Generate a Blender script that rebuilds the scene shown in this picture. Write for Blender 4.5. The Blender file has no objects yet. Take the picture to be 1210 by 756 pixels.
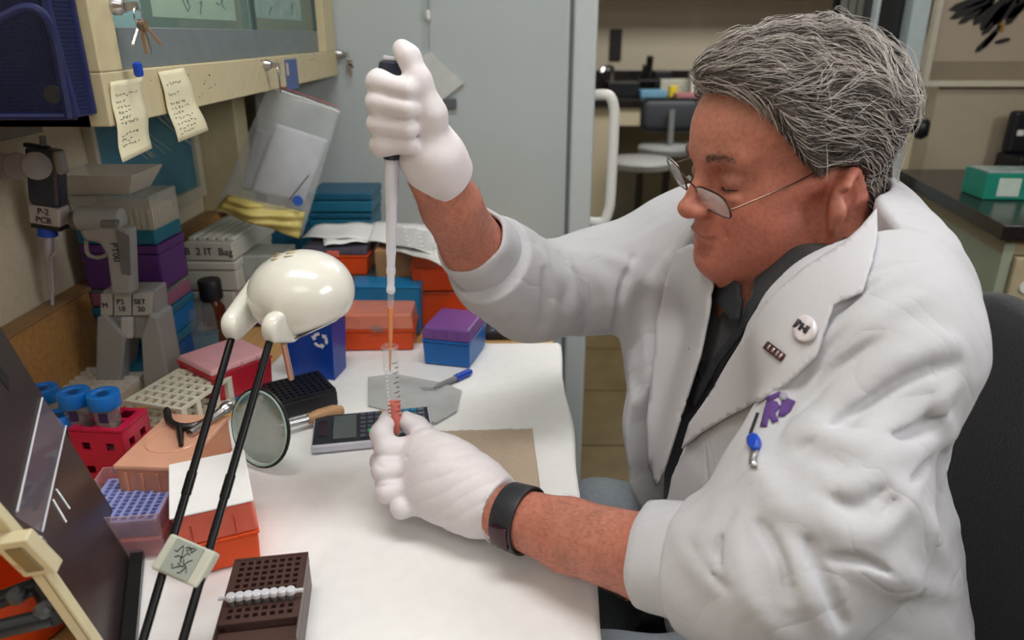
import bpy, bmesh, math, random
import numpy as np
from mathutils import Vector, Matrix, Euler
from mathutils.bvhtree import BVHTree
random.seed(7); np.random.seed(7)
SC = bpy.context.scene
COL = SC.collection
# ---------------------------------------------------------------- camera
CAM_Z = 1.26; PITCH = math.radians(21.2); FPX = 867.0
cd = bpy.data.cameras.new('camera'); cam = bpy.data.objects.new('camera', cd); COL.objects.link(cam)
cam.location = (0, 0, CAM_Z); cam.rotation_euler = (math.pi/2 - PITCH, 0, 0)
cd.sensor_width = 36; cd.lens = FPX/1210*36; cd.clip_start = 0.02
cd.dof.use_dof = True; cd.dof.focus_distance = 0.78; cd.dof.aperture_fstop = 5.0
SC.camera = cam
# ---------------------------------------------------------------- world and lights
w = bpy.data.worlds.new('room_air'); SC.world = w; w.use_nodes = True
w.node_tree.nodes['Background'].inputs[0].default_value = (0.90, 0.93, 1.0, 1)
w.node_tree.nodes['Background'].inputs[1].default_value = 0.30
# (the shell of the room is closed; the ceiling lamps and an added side fill carry the light)
V_ = lambda *a: Vector(a)
def area(name, loc, rot, sx, sy, power, col=(1, 1, 1)):
    l = bpy.data.lights.new(name, 'AREA'); l.shape = 'RECTANGLE'; l.size = sx; l.size_y = sy
    l.energy = power; l.color = col
    o = bpy.data.objects.new(name, l); COL.objects.link(o); o.location = loc; o.rotation_euler = rot
    return o
area('ceiling_tube_light', (-0.05, 0.55, 2.55), (0, 0, 0), 1.2, 0.35, 18, (1, .98, .95))
area('ceiling_tube_light', (0.1, -0.9, 2.5), (math.radians(28), 0, 0), 1.2, 0.6, 8, (1, .98, .96))
area('left_wall_fill', (1.55, .1, 1.85), (V_(-.68, 1.0, .95)-V_(1.55, .1, 1.85)).to_track_quat('-Z', 'Y').to_euler(), 1.0, 0.5, 16, (1, .98, .95))  # added fill with no fixture, brightens the left wall under the cabinet
area('ceiling_tube_light', (1.4, 3.6, 2.6), (0, 0, 0), 1.2, 0.6, 52, (1, .97, .92))
area('ceiling_tube_light', (0.6, 2.3, 2.6), (0, 0, 0), 0.8, 0.4, 8, (1, .97, .92))
vs = SC.view_settings; vs.view_transform = 'Standard'; vs.look = 'None'; vs.gamma = 1
vs.use_curve_mapping = False; vs.exposure = 0.0
SC.display_settings.display_device = 'sRGB'
# ---------------------------------------------------------------- helpers
def lin(c):
    return tuple(((x/255)/12.92 if x/255 <= .04045 else ((x/255+.055)/1.055)**2.4) for x in c)
CT, ST = math.cos(PITCH), math.sin(PITCH)
def ray(u, v):
    a = (u-605)/FPX; b = (378-v)/FPX
    return Vector((a, CT+b*ST, -ST+b*CT))
def onz(u, v, z=0.76):
    d = ray(u, v); t = (z-CAM_Z)/d.z
    return Vector((d.x*t, d.y*t, z))
def ony(u, v, y):
    d = ray(u, v); t = y/d.y
    return Vector((d.x*t, y, CAM_Z+d.z*t))
def onx(u, v, x):
    d = ray(u, v); t = x/d.x
    return Vector((x, d.y*t, CAM_Z+d.z*t))
def ont(u, v, t):
    d = ray(u, v)
    return Vector((d.x*t, d.y*t, CAM_Z+d.z*t))
MATS = {}
def mat(name, rgb, rough=.5, metal=0, trans=0, alpha=1, bump=0, scale=40, var=.06, ior=1.45, sss=0, emit=0,
        rgb2=None, coat=0, detail=3, stretch=None, sheen=0, thr=None):
    """procedural principled material: noise-varied colour, optional fine relief"""
    if name in MATS: return MATS[name]
    m = bpy.data.materials.new(name); m.use_nodes = True; nt = m.node_tree; N = nt.nodes; L = nt.links
    b = N['Principled BSDF']; c = lin(rgb)
    tc = N.new('ShaderNodeTexCoord'); mp = N.new('ShaderNodeMapping')
    L.new(tc.outputs['Object'], mp.inputs[0])
    if stretch: mp.inputs['Scale'].default_value = stretch
    ns = N.new('ShaderNodeTexNoise'); ns.inputs['Scale'].default_value = scale; ns.inputs['Detail'].default_value = detail
    L.new(mp.outputs[0], ns.inputs['Vector'])
    rp = N.new('ShaderNodeValToRGB'); L.new(ns.outputs['Fac'], rp.inputs[0])
    c2 = lin(rgb2) if rgb2 else c
    lo, hi = (.3, .7) if not thr else thr
    rp.color_ramp.elements[0].position = lo; rp.color_ramp.elements[1].position = hi
    rp.color_ramp.elements[0].color = (*[x*(1-var) for x in c], 1)
    rp.color_ramp.elements[1].color = (*[min(1, x*(1+var)) for x in c2], 1)
    L.new(rp.outputs[0], b.inputs['Base Color'])
    b.inputs['Roughness'].default_value = rough; b.inputs['Metallic'].default_value = metal
    b.inputs['Transmission Weight'].default_value = trans; b.inputs['IOR'].default_value = ior
    b.inputs['Alpha'].default_value = alpha
    b.inputs['Coat Weight'].default_value = coat
    if sheen: b.inputs['Sheen Weight'].default_value = sheen
    if sss:
        b.inputs['Subsurface Weight'].default_value = sss
        b.inputs['Subsurface Radius'].default_value = (.012, .005, .003); b.inputs['Subsurface Scale'].default_value = .6
    if emit:
        b.inputs['Emission Color'].default_value = (*c, 1); b.inputs['Emission Strength'].default_value = emit
    if bump:
        bp = N.new('ShaderNodeBump'); bp.inputs['Strength'].default_value = bump; bp.inputs['Distance'].default_value = .002
        L.new(ns.outputs['Fac'], bp.inputs['Height']); L.new(bp.outputs[0], b.inputs['Normal'])
    MATS[name] = m
    return m
def link(name, me, m=None, parent=None, smooth=False):
    o = bpy.data.objects.new(name, me); COL.objects.link(o)
    if m: me.materials.append(m)
    if parent: o.parent = parent
    if smooth: me.shade_smooth()
    return o
def thing(name, label, cat, loc=(0, 0, 0), rz=0, group=None, rot=None):
    o = bpy.data.objects.new(name, None); COL.objects.link(o); o.empty_display_size = .02
    o.location = loc; o.rotation_euler = rot if rot else (0, 0, rz)
    return tag(o, label, cat, group)
def tag(o, label=None, cat=None, group=None, kind=None):
    if label: o['label'] = label
    if cat: o['category'] = cat
    if group: o['group'] = group
    if kind: o['kind'] = kind
    return o
def struct(o, label=None): o['kind'] = 'structure'; return tag(o, label)
class G:
    """collects shapes in one bmesh"""
    def __init__(s): s.b = bmesh.new()
    def box(s, lo, hi, bev=0, seg=2, m=None):
        bb = bmesh.new(); bmesh.ops.create_cube(bb, size=1)
        for v in bb.verts:
            v.co = Vector([lo[i]+(v.co[i]+.5)*(hi[i]-lo[i]) for i in range(3)])
        if bev: bmesh.ops.bevel(bb, geom=bb.edges[:], offset=bev, segments=seg, profile=.5, affect='EDGES')
        return s.add(bb, m)
    def cbox(s, c, sz, bev=0, seg=2, m=None):
        return s.box([c[i]-sz[i]/2 for i in range(3)], [c[i]+sz[i]/2 for i in range(3)], bev, seg, m)
    def taper(s, c0, s0, c1, s1, bev=0, m=None):
        """frustum of a rectangle s0 at c0 (z low) to s1 at c1"""
        bb = bmesh.new(); vs = []
        for c, q in ((c0, s0), (c1, s1)):
            for dx, dy in ((-1, -1), (1, -1), (1, 1), (-1, 1)):
                vs.append(bb.verts.new((c[0]+dx*q[0]/2, c[1]+dy*q[1]/2, c[2])))
        for f in ((3, 2, 1, 0), (4, 5, 6, 7), (0, 1, 5, 4), (1, 2, 6, 5), (2, 3, 7, 6), (3, 0, 4, 7)): bb.faces.new([vs[i] for i in f])
        if bev: bmesh.ops.bevel(bb, geom=bb.edges[:], offset=bev, segments=2, profile=.5, affect='EDGES')
        return s.add(bb, m)
    def prism(s, poly, z0, z1, m=None, bev=0):
        bb = bmesh.new(); lo = [bb.verts.new((p[0], p[1], z0)) for p in poly]; hi = [bb.verts.new((p[0], p[1], z1)) for p in poly]
        n = len(poly); bb.faces.new(lo[::-1]); bb.faces.new(hi)
        for i in range(n): bb.faces.new((lo[i], lo[(i+1) % n], hi[(i+1) % n], hi[i]))
        bmesh.ops.recalc_face_normals(bb, faces=bb.faces[:])
        if bev: bmesh.ops.bevel(bb, geom=bb.edges[:], offset=bev, segments=2, profile=.5, affect='EDGES')
        return s.add(bb, m)
    def quad(s, pts):
        s.b.faces.new([s.b.verts.new(p) for p in pts]); return s
    def cyl(s, p0, p1, r0, r1=None, n=16, cap=True):
        p0, p1 = Vector(p0), Vector(p1); r1 = r0 if r1 is None else r1
        return s.lathe([(0, r0), ((p1-p0).length, r1)], p0, p1-p0, n, cap)
    def lathe(s, prof, base=(0, 0, 0), axis=(0, 0, 1), n=24, cap=True, m=None):
        """prof: list of (height, radius)"""
        q = Vector((0, 0, 1)).rotation_difference(Vector(axis).normalized()).to_matrix(); base = Vector(base)
        bb = bmesh.new(); rings = []
        for h, r in prof:
            if r < 1e-6: rings.append([bb.verts.new(base+q@Vector((0, 0, h)))]); continue
            rings.append([bb.verts.new(base+q@Vector((r*math.cos(6.28318531*i/n), r*math.sin(6.28318531*i/n), h))) for i in range(n)])
        for a, c in zip(rings, rings[1:]):
            for i in range(n):
                j = (i+1) % n
                if len(a) == 1 and len(c) == 1: continue
                if len(a) == 1: bb.faces.new((a[0], c[j], c[i]))
                elif len(c) == 1: bb.faces.new((a[i], a[j], c[0]))
                else: bb.faces.new((a[i], a[j], c[j], c[i]))
        if cap:
            if len(rings[0]) > 2: bb.faces.new(rings[0][::-1])
            if len(rings[-1]) > 2: bb.faces.new(rings[-1])
        bmesh.ops.recalc_face_normals(bb, faces=bb.faces[:])
        return s.add(bb, m)
    def tube(s, pts, r, n=8, cap=True, closed=False):
        pts = [Vector(p) for p in pts]; rr = r if isinstance(r, (list, tuple)) else [r]*len(pts)
        bb = bmesh.new(); rings = []; up = None; N = len(pts)
        for i, p in enumerate(pts):
            a = pts[(i-1) % N] if closed else pts[max(i-1, 0)]; c = pts[(i+1) % N] if closed else pts[min(i+1, N-1)]
            t = (c-a).normalized()
            if up is None: up = t.orthogonal().normalized()
            up = (up-t*up.dot(t)).normalized(); sd = t.cross(up)
            rings.append([bb.verts.new(p+(up*math.cos(6.2832*k/n)+sd*math.sin(6.2832*k/n))*rr[i]) for k in range(n)])
        prs = list(zip(rings, rings[1:]))
        if closed: prs.append((rings[-1], rings[0]))
        for a, c in prs:
            for k in range(n): bb.faces.new((a[k], a[(k+1) % n], c[(k+1) % n], c[k]))
        if cap and not closed: bb.faces.new(rings[0][::-1]); bb.faces.new(rings[-1])
        bmesh.ops.recalc_face_normals(bb, faces=bb.faces[:])
        return s.add(bb)
    def add(s, bb, m=None):
        if m is not None: bmesh.ops.transform(bb, matrix=m, verts=bb.verts[:])
        mp = {v: s.b.verts.new(v.co) for v in bb.verts}
        for f in bb.faces:
            try: s.b.faces.new([mp[v] for v in f.verts])
            except ValueError: pass
        bb.free(); return s
    def xf(s, m): bmesh.ops.transform(s.b, matrix=m, verts=s.b.verts[:]); return s
    def out(s, name, m, parent=None, smooth=False, mod=None):
        me = bpy.data.meshes.new(name); s.b.to_mesh(me); s.b.free()
        o = link(name, me, m, parent)
        if smooth:
            me.shade_smooth()
            try: me.set_sharp_from_angle(angle=math.radians(40))
            except Exception: pass
        return o
def text(name, s, size, loc, rot, m, parent, th=.0004, align='CENTER'):
    """flat lettering as a thin mesh"""
    c = bpy.data.curves.new(name, 'FONT'); c.body = s; c.size = size; c.extrude = th; c.align_x = align; c.align_y = 'CENTER'
    c.resolution_u = 3
    o = bpy.data.objects.new(name, c); COL.objects.link(o)
    dg = bpy.context.evaluated_depsgraph_get(); me = bpy.data.meshes.new_from_object(o.evaluated_get(dg))
    bpy.data.objects.remove(o); p = link(name, me, None, parent); me.materials.clear(); me.materials.append(m)
    p.location = loc; p.rotation_euler = rot
    return p
def duptree(o, parent=None):
    c = o.copy(); COL.objects.link(c)
    if parent: c.parent = parent
    for ch in [x for x in bpy.data.objects if x.parent == o]: duptree(ch, c)
    return c
def frame3(a, b, c, z):
    """front-left, front-right, back-right corner pixels on plane z -> centre, width, depth, yaw"""
    A, B, C = onz(*a, z), onz(*b, z), onz(*c, z)
    e = (B-A); wd = e.length; yaw = math.atan2(e.y, e.x); n = Vector((-math.sin(yaw), math.cos(yaw), 0))
    dp = (C-B).dot(n); return (A+B)/2+n*dp/2, wd, dp, yaw
# ---- implicit surfaces -----------------------------------------------------------------
def V3(p): return np.array(p, dtype=np.float32)
def s_ell(P, c, r, R=None):
    q = P-V3(c)
    if R is not None: q = q@R
    r = V3(r); k0 = np.linalg.norm(q/r, axis=1); k1 = np.linalg.norm(q/(r*r), axis=1)
    return k0*(k0-1)/np.maximum(k1, 1e-6)
def s_sph(P, c, r): return np.linalg.norm(P-V3(c), axis=1)-r
def s_cone(P, a, b, ra, rb):
    a, b = V3(a), V3(b); ab = b-a; h = np.clip(((P-a)@ab)/max(float(ab@ab), 1e-9), 0, 1)
    return np.linalg.norm(P-a-h[:, None]*ab, axis=1)-(ra+(rb-ra)*h)
def s_chain(P, pts, k=.01):
    d = None
    for (a, ra), (b, rb) in zip(pts, pts[1:]):
        e = s_cone(P, a, b, ra, rb); d = e if d is None else smin(d, e, k)
    return d
def smin(a, b, k):
    h = np.maximum(k-np.abs(a-b), 0)/k; return np.minimum(a, b)-h*h*k*.25
def smax(a, b, k): return -smin(-a, -b, k)
def net(f, lo, hi, h, B=10):
    """surface nets over a block-culled grid -> (verts, quads)"""
    lo = V3(lo); nb = np.ceil((V3(hi)-lo)/(h*B)).astype(int); n = nb*B
    bi = np.stack(np.meshgrid(*[np.arange(k) for k in nb], indexing='ij'), -1).reshape(-1, 3)
    cen = lo+(bi*B+(B-1)/2)*h; dc = f(cen.astype(np.float32)); rad = h*B*.87*1.25+2*h
    D = np.ones(n, np.float32)
    loc = np.stack(np.meshgrid(*[np.arange(B)]*3, indexing='ij'), -1).reshape(-1, 3)
    for b_, d_ in zip(bi[dc < -rad], dc[dc < -rad]):
        D[b_[0]*B:(b_[0]+1)*B, b_[1]*B:(b_[1]+1)*B, b_[2]*B:(b_[2]+1)*B] = -1
    act = bi[np.abs(dc) <= rad]; CH = 120
    for s in range(0, len(act), CH):
        bb = act[s:s+CH]; idx = (bb[:, None, :]*B+loc[None]).reshape(-1, 3)
        D[idx[:, 0], idx[:, 1], idx[:, 2]] = f((lo+idx*h).astype(np.float32))
    S = D < 0
    cnt = np.zeros(n-1, np.uint8)
    cs = [(i, j, k) for i in (0, 1) for j in (0, 1) for k in (0, 1)]
    for i, j, k in cs: cnt += S[i:n[0]-1+i, j:n[1]-1+j, k:n[2]-1+k]
    cell = np.argwhere((cnt > 0) & (cnt < 8)); vid = -np.ones(n-1, np.int64); vid[cell[:, 0], cell[:, 1], cell[:, 2]] = np.arange(len(cell))
    val = {c: D[cell[:, 0]+c[0], cell[:, 1]+c[1], cell[:, 2]+c[2]] for c in cs}
    acc = np.zeros((len(cell), 3)); num = np.zeros(len(cell))
    for c in cs:
        for ax in range(3):
            if c[ax]: continue
            e = list(c); e[ax] = 1; e = tuple(e); va, vb = val[c], val[e]; m = (va < 0) != (vb < 0)
            t = np.where(m, va/np.where(m, va-vb, 1), 0); p = np.tile(np.array(c, float), (len(cell), 1)); p[:, ax] += t
            acc += p*m[:, None]; num += m
    V = lo+(cell+acc/num[:, None])*h
    F = []
    for ax in range(3):
        a1, a2 = (ax+1) % 3, (ax+2) % 3
        s0 = [slice(None)]*3; s1 = [slice(None)]*3; s0[ax] = slice(0, -1); s1[ax] = slice(1, None)
        ch = np.argwhere(S[tuple(s0)] != S[tuple(s1)])
        ch = ch[(ch[:, a1] > 0) & (ch[:, a2] > 0) & (ch[:, a1] < n[a1]-1) & (ch[:, a2] < n[a2]-1)]
        if not len(ch): continue
        q = []
        for d1, d2 in ((1, 1), (0, 1), (0, 0), (1, 0)):
            e = ch.copy(); e[:, a1] -= d1; e[:, a2] -= d2; q.append(vid[e[:, 0], e[:, 1], e[:, 2]])
        q = np.stack(q, 1); ins = S[ch[:, 0], ch[:, 1], ch[:, 2]]; q[~ins] = q[~ins][:, ::-1]
        F.append(q)
    F = np.concatenate(F); F = F[(F >= 0).all(1)]
    return V, F
def npmesh(name, V, F):
    me = bpy.data.meshes.new(name); me.vertices.add(len(V)); me.vertices.foreach_set('co', np.asarray(V, np.float32).ravel())
    k = F.shape[1]; me.loops.add(F.size); me.polygons.add(len(F))
    me.loops.foreach_set('vertex_index', F.ravel().astype(np.int32))
    me.polygons.foreach_set('loop_start', np.arange(0, F.size, k, dtype=np.int32))
    me.polygons.foreach_set('loop_total', np.full(len(F), k, np.int32))
    me.update(calc_edges=True); me.shade_smooth(); return me
def march(f, u, v, t0=.3, t1=1.6):
    d = np.array(ray(u, v), np.float32); o = np.array([0, 0, CAM_Z], np.float32); L = np.linalg.norm(d)
    t = t0
    for _ in range(90):
        e = float(f((o+d*t)[None])[0])
        if e < .0004: break
        t += max(e, .0004)*.8/L
        if t > t1: return None
    return o+d*t
# ================================================================ the room
M_wall = mat('painted_wall', (206, 197, 176), .75, bump=.15, scale=90, var=.05)
M_wallfar = mat('far_wall_paint', (178, 170, 152), .8, bump=.1, scale=60, var=.04)
M_floor = mat('floor_tiles', (84, 72, 50), .35, bump=.05, scale=14, var=.14)
M_cream = mat('cream_paint', (198, 186, 150), .45, bump=.08, scale=60, var=.05)
M_beige = mat('beige_paint', (176, 164, 144), .6, bump=.05, scale=30, var=.03)
M_wood = mat('plywood', (196, 150, 92), .45, bump=.15, scale=9, var=.14, stretch=(1, 14, 14))
M_woodend = mat('bench_wood', (210, 165, 105), .4, bump=.12, scale=9, var=.12, stretch=(14, 1, 14))
M_black = mat('black_plastic', (24, 25, 30), .42, bump=.05, scale=200, var=.2)
M_blacktop = mat('black_counter_top', (34, 30, 30), .22, scale=120, var=.3)
M_steel = mat('steel', (190, 190, 192), .28, 1, var=.05)
M_darksteel = mat('dark_steel', (70, 68, 70), .3, .9, var=.1)
M_white = mat('white_plastic', (226, 226, 222), .35, var=.02)
M_glass = mat('clear_glass', (236, 244, 240), .03, trans=1, ior=1.45, var=0)
M_paper = mat('white_paper', (238, 238, 238), .8, bump=.12, scale=60, var=.02)
M_ink = mat('black_ink', (38, 36, 44), .6, var=.1)

struct(G().box((-1.2, -1.6, -.05), (4.2, 5.4, 0)).out('floor', M_floor))
g = G()
for i in range(10):
    for j in range(11): g.box((.1+i*.4+.004, .9+j*.4+.004, 0), (.1+i*.4+.396, .9+j*.4+.396, .003))
struct(g.out('floor', mat('vinyl_floor_tiles', (94, 80, 54), .3, scale=10, var=.16)))
struct(G().box((-.78, -1.6, 0), (-.68, 2.5, 2.75)).out('wall_left', M_wall))
struct(G().box((-1.2, 5.3, 0), (4.2, 5.4, 2.75)).out('wall_back', M_wallfar))
struct(G().box((-1.2, -1.7, 0), (4.2, -1.6, 2.75)).out('wall_front', M_wallfar))
struct(G().box((4.2, -1.6, 0), (4.3, 5.4, 2.75)).out('wall_right', M_wallfar))
struct(G().box((-1.28, 2.5, 0), (-.68, 5.3, 2.75)).out('wall_hallway', M_wallfar))
struct(G().box((-1.2, -1.7, 2.75), (4.3, 5.4, 2.8)).out('ceiling', mat('ceiling_tiles', (205, 205, 200), .9, bump=.2, scale=80)))
# beige wall beyond the right hand counter
struct(G().box((1.20, 2.16, 0), (4.2, 2.24, 2.75)).out('wall_side_office', M_beige))
# wooden backsplash and post at the corner
struct(G().box((-.68, -.6, .76), (-.655, 1.67, CAM_Z-.367), .002).out('trim_1', M_wood))
struct(G().box((-.68, 1.60, CAM_Z-.367), (-.585, 1.67, 2.3), .004).out('trim_2', M_cream))
struct(G().box((-.68, -.6, CAM_Z-.367), (-.649, 1.60, CAM_Z-.361), .002).out('trim_3', mat('worn_wood_lip', (150, 118, 80), .5, var=.15, scale=20)))

# bench
bench = thing('lab_bench', 'wooden laboratory bench running along the left wall, mostly under white paper', 'bench', (-.2, .3, 0))
def loc(o, root): o.location = -Vector(root.location); return o
def put(g, name, m, root, smooth=False):
    """world-space geometry parented to an unrotated root"""
    g.xf(Matrix.Translation(-root.location)); return g.out(name, m, root, smooth)
put(G().box((-.679, -.6, .722), (.072, 1.685, .7585), .003), 'worktop', M_woodend, bench)
put(G().box((-.67, .2, .08), (-.05, 1.66, .722)), 'cabinet', mat('bench_cabinet_paint', (120, 120, 118), .5), bench)
for y in (.15, 1.6): put(G().box((.0, y, 0), (.045, y+.045, .722), .003), 'leg', M_darksteel, bench)
# white bench paper, draped over the front edge
def paper_sheet():
    nx, ny = 90, 190; x0, x1, y0, y1 = -.39, .079, .1, 1.175
    V = []; F = []
    prof = [(x0+(x1-x0)*i/nx, 0) for i in range(nx+1)]+[(.082, -.004), (.083, -.018), (.0835, -.036)]
    for j in range(ny+1):
        y = y0+(y1-y0)*j/ny
        for i, (x, dz) in enumerate(prof):
            e = 0
            if 0 < dz+1: e = .0006*math.sin(x*21+y*5)*math.sin(y*17)
            r = .0016*math.exp(-((y-.985-.05*math.sin(x*9))/.012)**2)+.0012*math.exp(-((y-.86-.1*(x+.1))/.01)**2)
            V.append((x+.003*math.sin(y*23)*(dz < 0)+(.004*math.sin(y*40) if i == 0 else 0), y, .7605+dz+max(0, e+.0006)+r*(dz == 0)))
    n = len(prof)
    for j in range(ny):
        for i in range(n-1): F.append((j*n+i, j*n+i+1, (j+1)*n+i+1, (j+1)*n+i))
    me = bpy.data.meshes.new('bench_paper'); me.from_pydata(V, [], F); me.shade_smooth()
    o = link('bench_paper', me, M_paper); m = o.modifiers.new('s', 'SOLIDIFY'); m.thickness = .0008; m.offset = -1
    tag(o, 'white absorbent paper covering the bench top and folded over its edge', 'paper'); return o
paper_sheet()
ZT = .7625
# ---------------------------------------------------------------- refrigerator behind the bench
fr = thing('refrigerator', 'pale grey refrigerator seen from its side at the end of the bench', 'refrigerator', (-.2, 2.0, 0))
M_fr = mat('fridge_enamel', (176, 185, 187), .3, var=.035, scale=3)
put(G().box((-.575, 1.7, .03), (.125, 2.4, 2.1), .006), 'body', M_fr, fr)
put(G().box((.133, 1.705, .06), (.186, 2.4, 2.1), .008, 3), 'door', mat('fridge_door_enamel', (192, 200, 202), .28, var=.02), fr)
put(G().box((.125, 1.715, .06), (.133, 2.39, 2.09)), 'gasket', mat('fridge_gasket', (110, 116, 118), .6), fr)
hz = lambda v_: ony(720, v_, 1.78).z
hx = lambda u: ony(u, 180, 1.78).x
hp = [(.186, 1.79, hz(113)), (hx(716), 1.78, hz(113)), (hx(723), 1.78, hz(128)), (hx(724), 1.78, hz(150)), (hx(724), 1.78, hz(230)), (hx(722), 1.78, hz(250)), (hx(716), 1.78, hz(262)), (.186, 1.79, hz(263))]
def smoothpath(p, k=5):
    out = []
    p = [Vector(q) for q in p]
    for i in range(len(p)-1):
        a, b, c, d = p[max(i-1, 0)], p[i], p[i+1], p[min(i+2, len(p)-1)]
        for s in range(k):
            t = s/k; out.append(.5*((2*b)+(c-a)*t+(2*a-5*b+4*c-d)*t*t+(3*b-a-3*c+d)*t**3))
    return out+[p[-1]]
put(G().tube(smoothpath(hp), .0125, 12), 'handle', M_white, fr, True)
put(G().box((-.56, 1.73, .0), (.13, 2.38, .03)), 'foot', M_black, fr)
# scuffs on the side as thin dried splashes
g = G()
for i in range(26):
    c = ony(random.gauss(545, 22), random.gauss(120, 28), 1.6994); r = random.uniform(.0008, .0022)
    g.cyl(c, c+Vector((0, -.0004, 0)), r, n=6)
sp = put(g, 'splash_mark', mat('dried_splash', (182, 190, 192), .5), fr); sp['kind'] = 'stuff'
# paper packet and pull cord taped to it
t = thing('taped_card', 'white card taped on the grey refrigerator behind the raised hand', 'card', ony(515, 95, 1.69))
c = [ony(x, y, 1.69)-t.location for x, y in ((494, 68), (509, 61), (548, 98), (519, 121), (492, 112))]
g = G(); lo = [Vector(p)+Vector((0, .006, 0)) for p in c]
bb = bmesh.new(); a = [bb.verts.new(p) for p in c]; b = [bb.verts.new(p) for p in lo]; bb.faces.new(a); bb.faces.new(b[::-1])
for i in range(5): bb.faces.new((a[i], b[i], b[(i+1) % 5], a[(i+1) % 5]))
g.add(bb).out('card', mat('off_white_card', (196, 200, 198), .5), t)
g = G(); g.cbox(ony(532, 122, 1.692)-t.location, (.028, .01, .022), .002, m=None); g.out('magnet_clip', mat('grey_clip', (92, 98, 102), .4), t)
t = thing('pull_cord', 'thin cord with a small white bead hanging against the refrigerator side', 'cord', ony(506, 30, 1.69))
p0, p1, p2 = [ony(506, y, 1.69)-t.location for y in (-30, 12, 24)]
G().tube([p0, p1], .0022, 6).out('cord', mat('grey_cord', (150, 156, 158), .5), t)
G().lathe([(0, .003), (.004, .0052), (.017, .0052), (.02, .002)], p2, (0, 0, 1), 10).out('bead', M_white, t)
G().tube([p2, ony(507, 58, 1.69)-t.location], .0014, 6).out('cord', mat('grey_cord', (150, 156, 158), .5), t)

# ---------------------------------------------------------------- wall cabinet over the bench
CX = -.38; CY0 = .715; CZ0 = CAM_Z-.081; CZ1 = CAM_Z-.032
cab = thing('wall_cabinet', 'cream wall cabinet with sliding glass doors hung above the bench', 'cabinet', (CX, CY0, CZ0))
put(G().box((-.68, CY0, CZ0), (CX-.02, 1.69, CZ0+.012)), 'bottom_panel', M_cream, cab)
put(G().box((-.68, CY0, CZ0), (CX-.02, CY0+.016, 2.05)), 'side_panel', mat('cabinet_side_paint', (182, 166, 132), .5, var=.06, scale=25), cab)
put(G().box((-.68, 1.674, CZ0), (CX-.02, 1.69, 2.05)), 'side_panel', M_cream, cab)
put(G().box((-.68, CY0, CZ0+.012), (-.674, 1.69, 2.05)), 'back_panel', mat('cabinet_inside', (120, 122, 112), .7), cab)
put(G().box((CX-.02, CY0, CZ0), (CX, 1.69, CZ1), .0015), 'bottom_rail', M_cream, cab)
put(G().box((CX-.02, CY0, CZ1), (CX, CY0+.042, 2.05), .0015), 'stile', M_cream, cab)
put(G().box((CX-.02, 1.60, CZ1), (CX, 1.69, 2.05), .0015), 'stile', M_cream, cab)
put(G().box((-.68, CY0, 2.05), (CX, 1.69, 2.07)), 'top_panel', M_cream, cab)
g = G()
for i in range(46):
    y = random.uniform(CY0+.05, 1.55); z = random.uniform(CZ0+.004, CZ1-.003); r = random.uniform(.0008, .0022)
    g.box((CX, y, z), (CX+.0003, y+r*random.uniform(1, 2.2), z+r))
c = put(g, 'paint_chip', mat('chipped_paint', (96, 80, 60), .7), cab); c['kind'] = 'stuff'
M_alu = mat('sliding_door_aluminium', (132, 142, 146), .45, .5)
M_pane = mat('cabinet_glass', (150, 190, 180), .04, alpha=.22, coat=.5, var=0)
for nm, y0, y1, x in (('sliding_door', CY0+.044, 1.20, CX-.010), ('sliding_door', 1.18, 1.60, CX-.018)):
    d = put(G().box((x-.003, y0, CZ1), (x+.003, y1, CZ1+.040), .001), nm, M_alu, cab)
    for ya in (y0, y1-.010):
        g = G().box((x-.003, ya, CZ1+.040), (x+.003, ya+.010, 2.03)); g.xf(Matrix.Translation(-cab.location)); g.out('door_frame', mat('dark_door_seal', (66, 84, 80), .5), d)
    g = G().box((x-.0008, y0+.01, CZ1+.040), (x+.0008, y1-.01, 2.03)); g.xf(Matrix.Translation(-cab.location)); g.out('pane', M_pane, d)
# papers taped inside, behind the panes
def sheetx(name, label, cat, y0, y1, z0, z1, x, m, scrib=0, seed=1, **k):
    t = thing(name, label, cat, (x, (y0+y1)/2, z0), **k)
    put(G().box((x-.0006, y0, z0), (x, y1, z1)), 'sheet', m, t)
    if scrib:
        rr = random.Random(seed); g = G()
        for i in range(scrib):
            p = Vector((x+.0006, rr.uniform(y0+.02, y1-.02), rr.uniform(z0+.015, z0+.13))); pts = [p]
            for q in range(7): pts.append(pts[-1]+Vector((0, rr.gauss(0, .006), rr.gauss(0, .006))))
            for q in pts: q.y = min(max(q.y, y0+.006), y1-.006); q.z = max(q.z, z0+.006)
            g.tube(pts, .0007, 3)
        o = put(g, 'ink_drawing', M_ink, t); o['kind'] = 'stuff'
    return t
ZI = CZ0+.0125
sheetx('notice', 'pale blue paper behind the glass at the near end of the wall cabinet', 'paper', CY0+.06, .85, ZI+.03, ZI+.4, CX-.016, mat('pale_blue_paper', (150, 196, 206), .7))
sheetx('map_print', 'pale green printed sheet with dark line drawings behind the nearer glass door', 'poster', .885, 1.15, ZI+.088, ZI+.45, CX-.02, mat('pale_green_paper', (190, 210, 184), .7, var=.08, scale=30), 26, 3)
sheetx('photo_print', 'grey green printed sheet of small pictures behind the farther glass door', 'poster', 1.23, 1.53, ZI+.095, ZI+.45, CX-.026, mat('grey_green_print', (165, 186, 178), .7, var=.2, scale=60), 20, 5)
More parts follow.
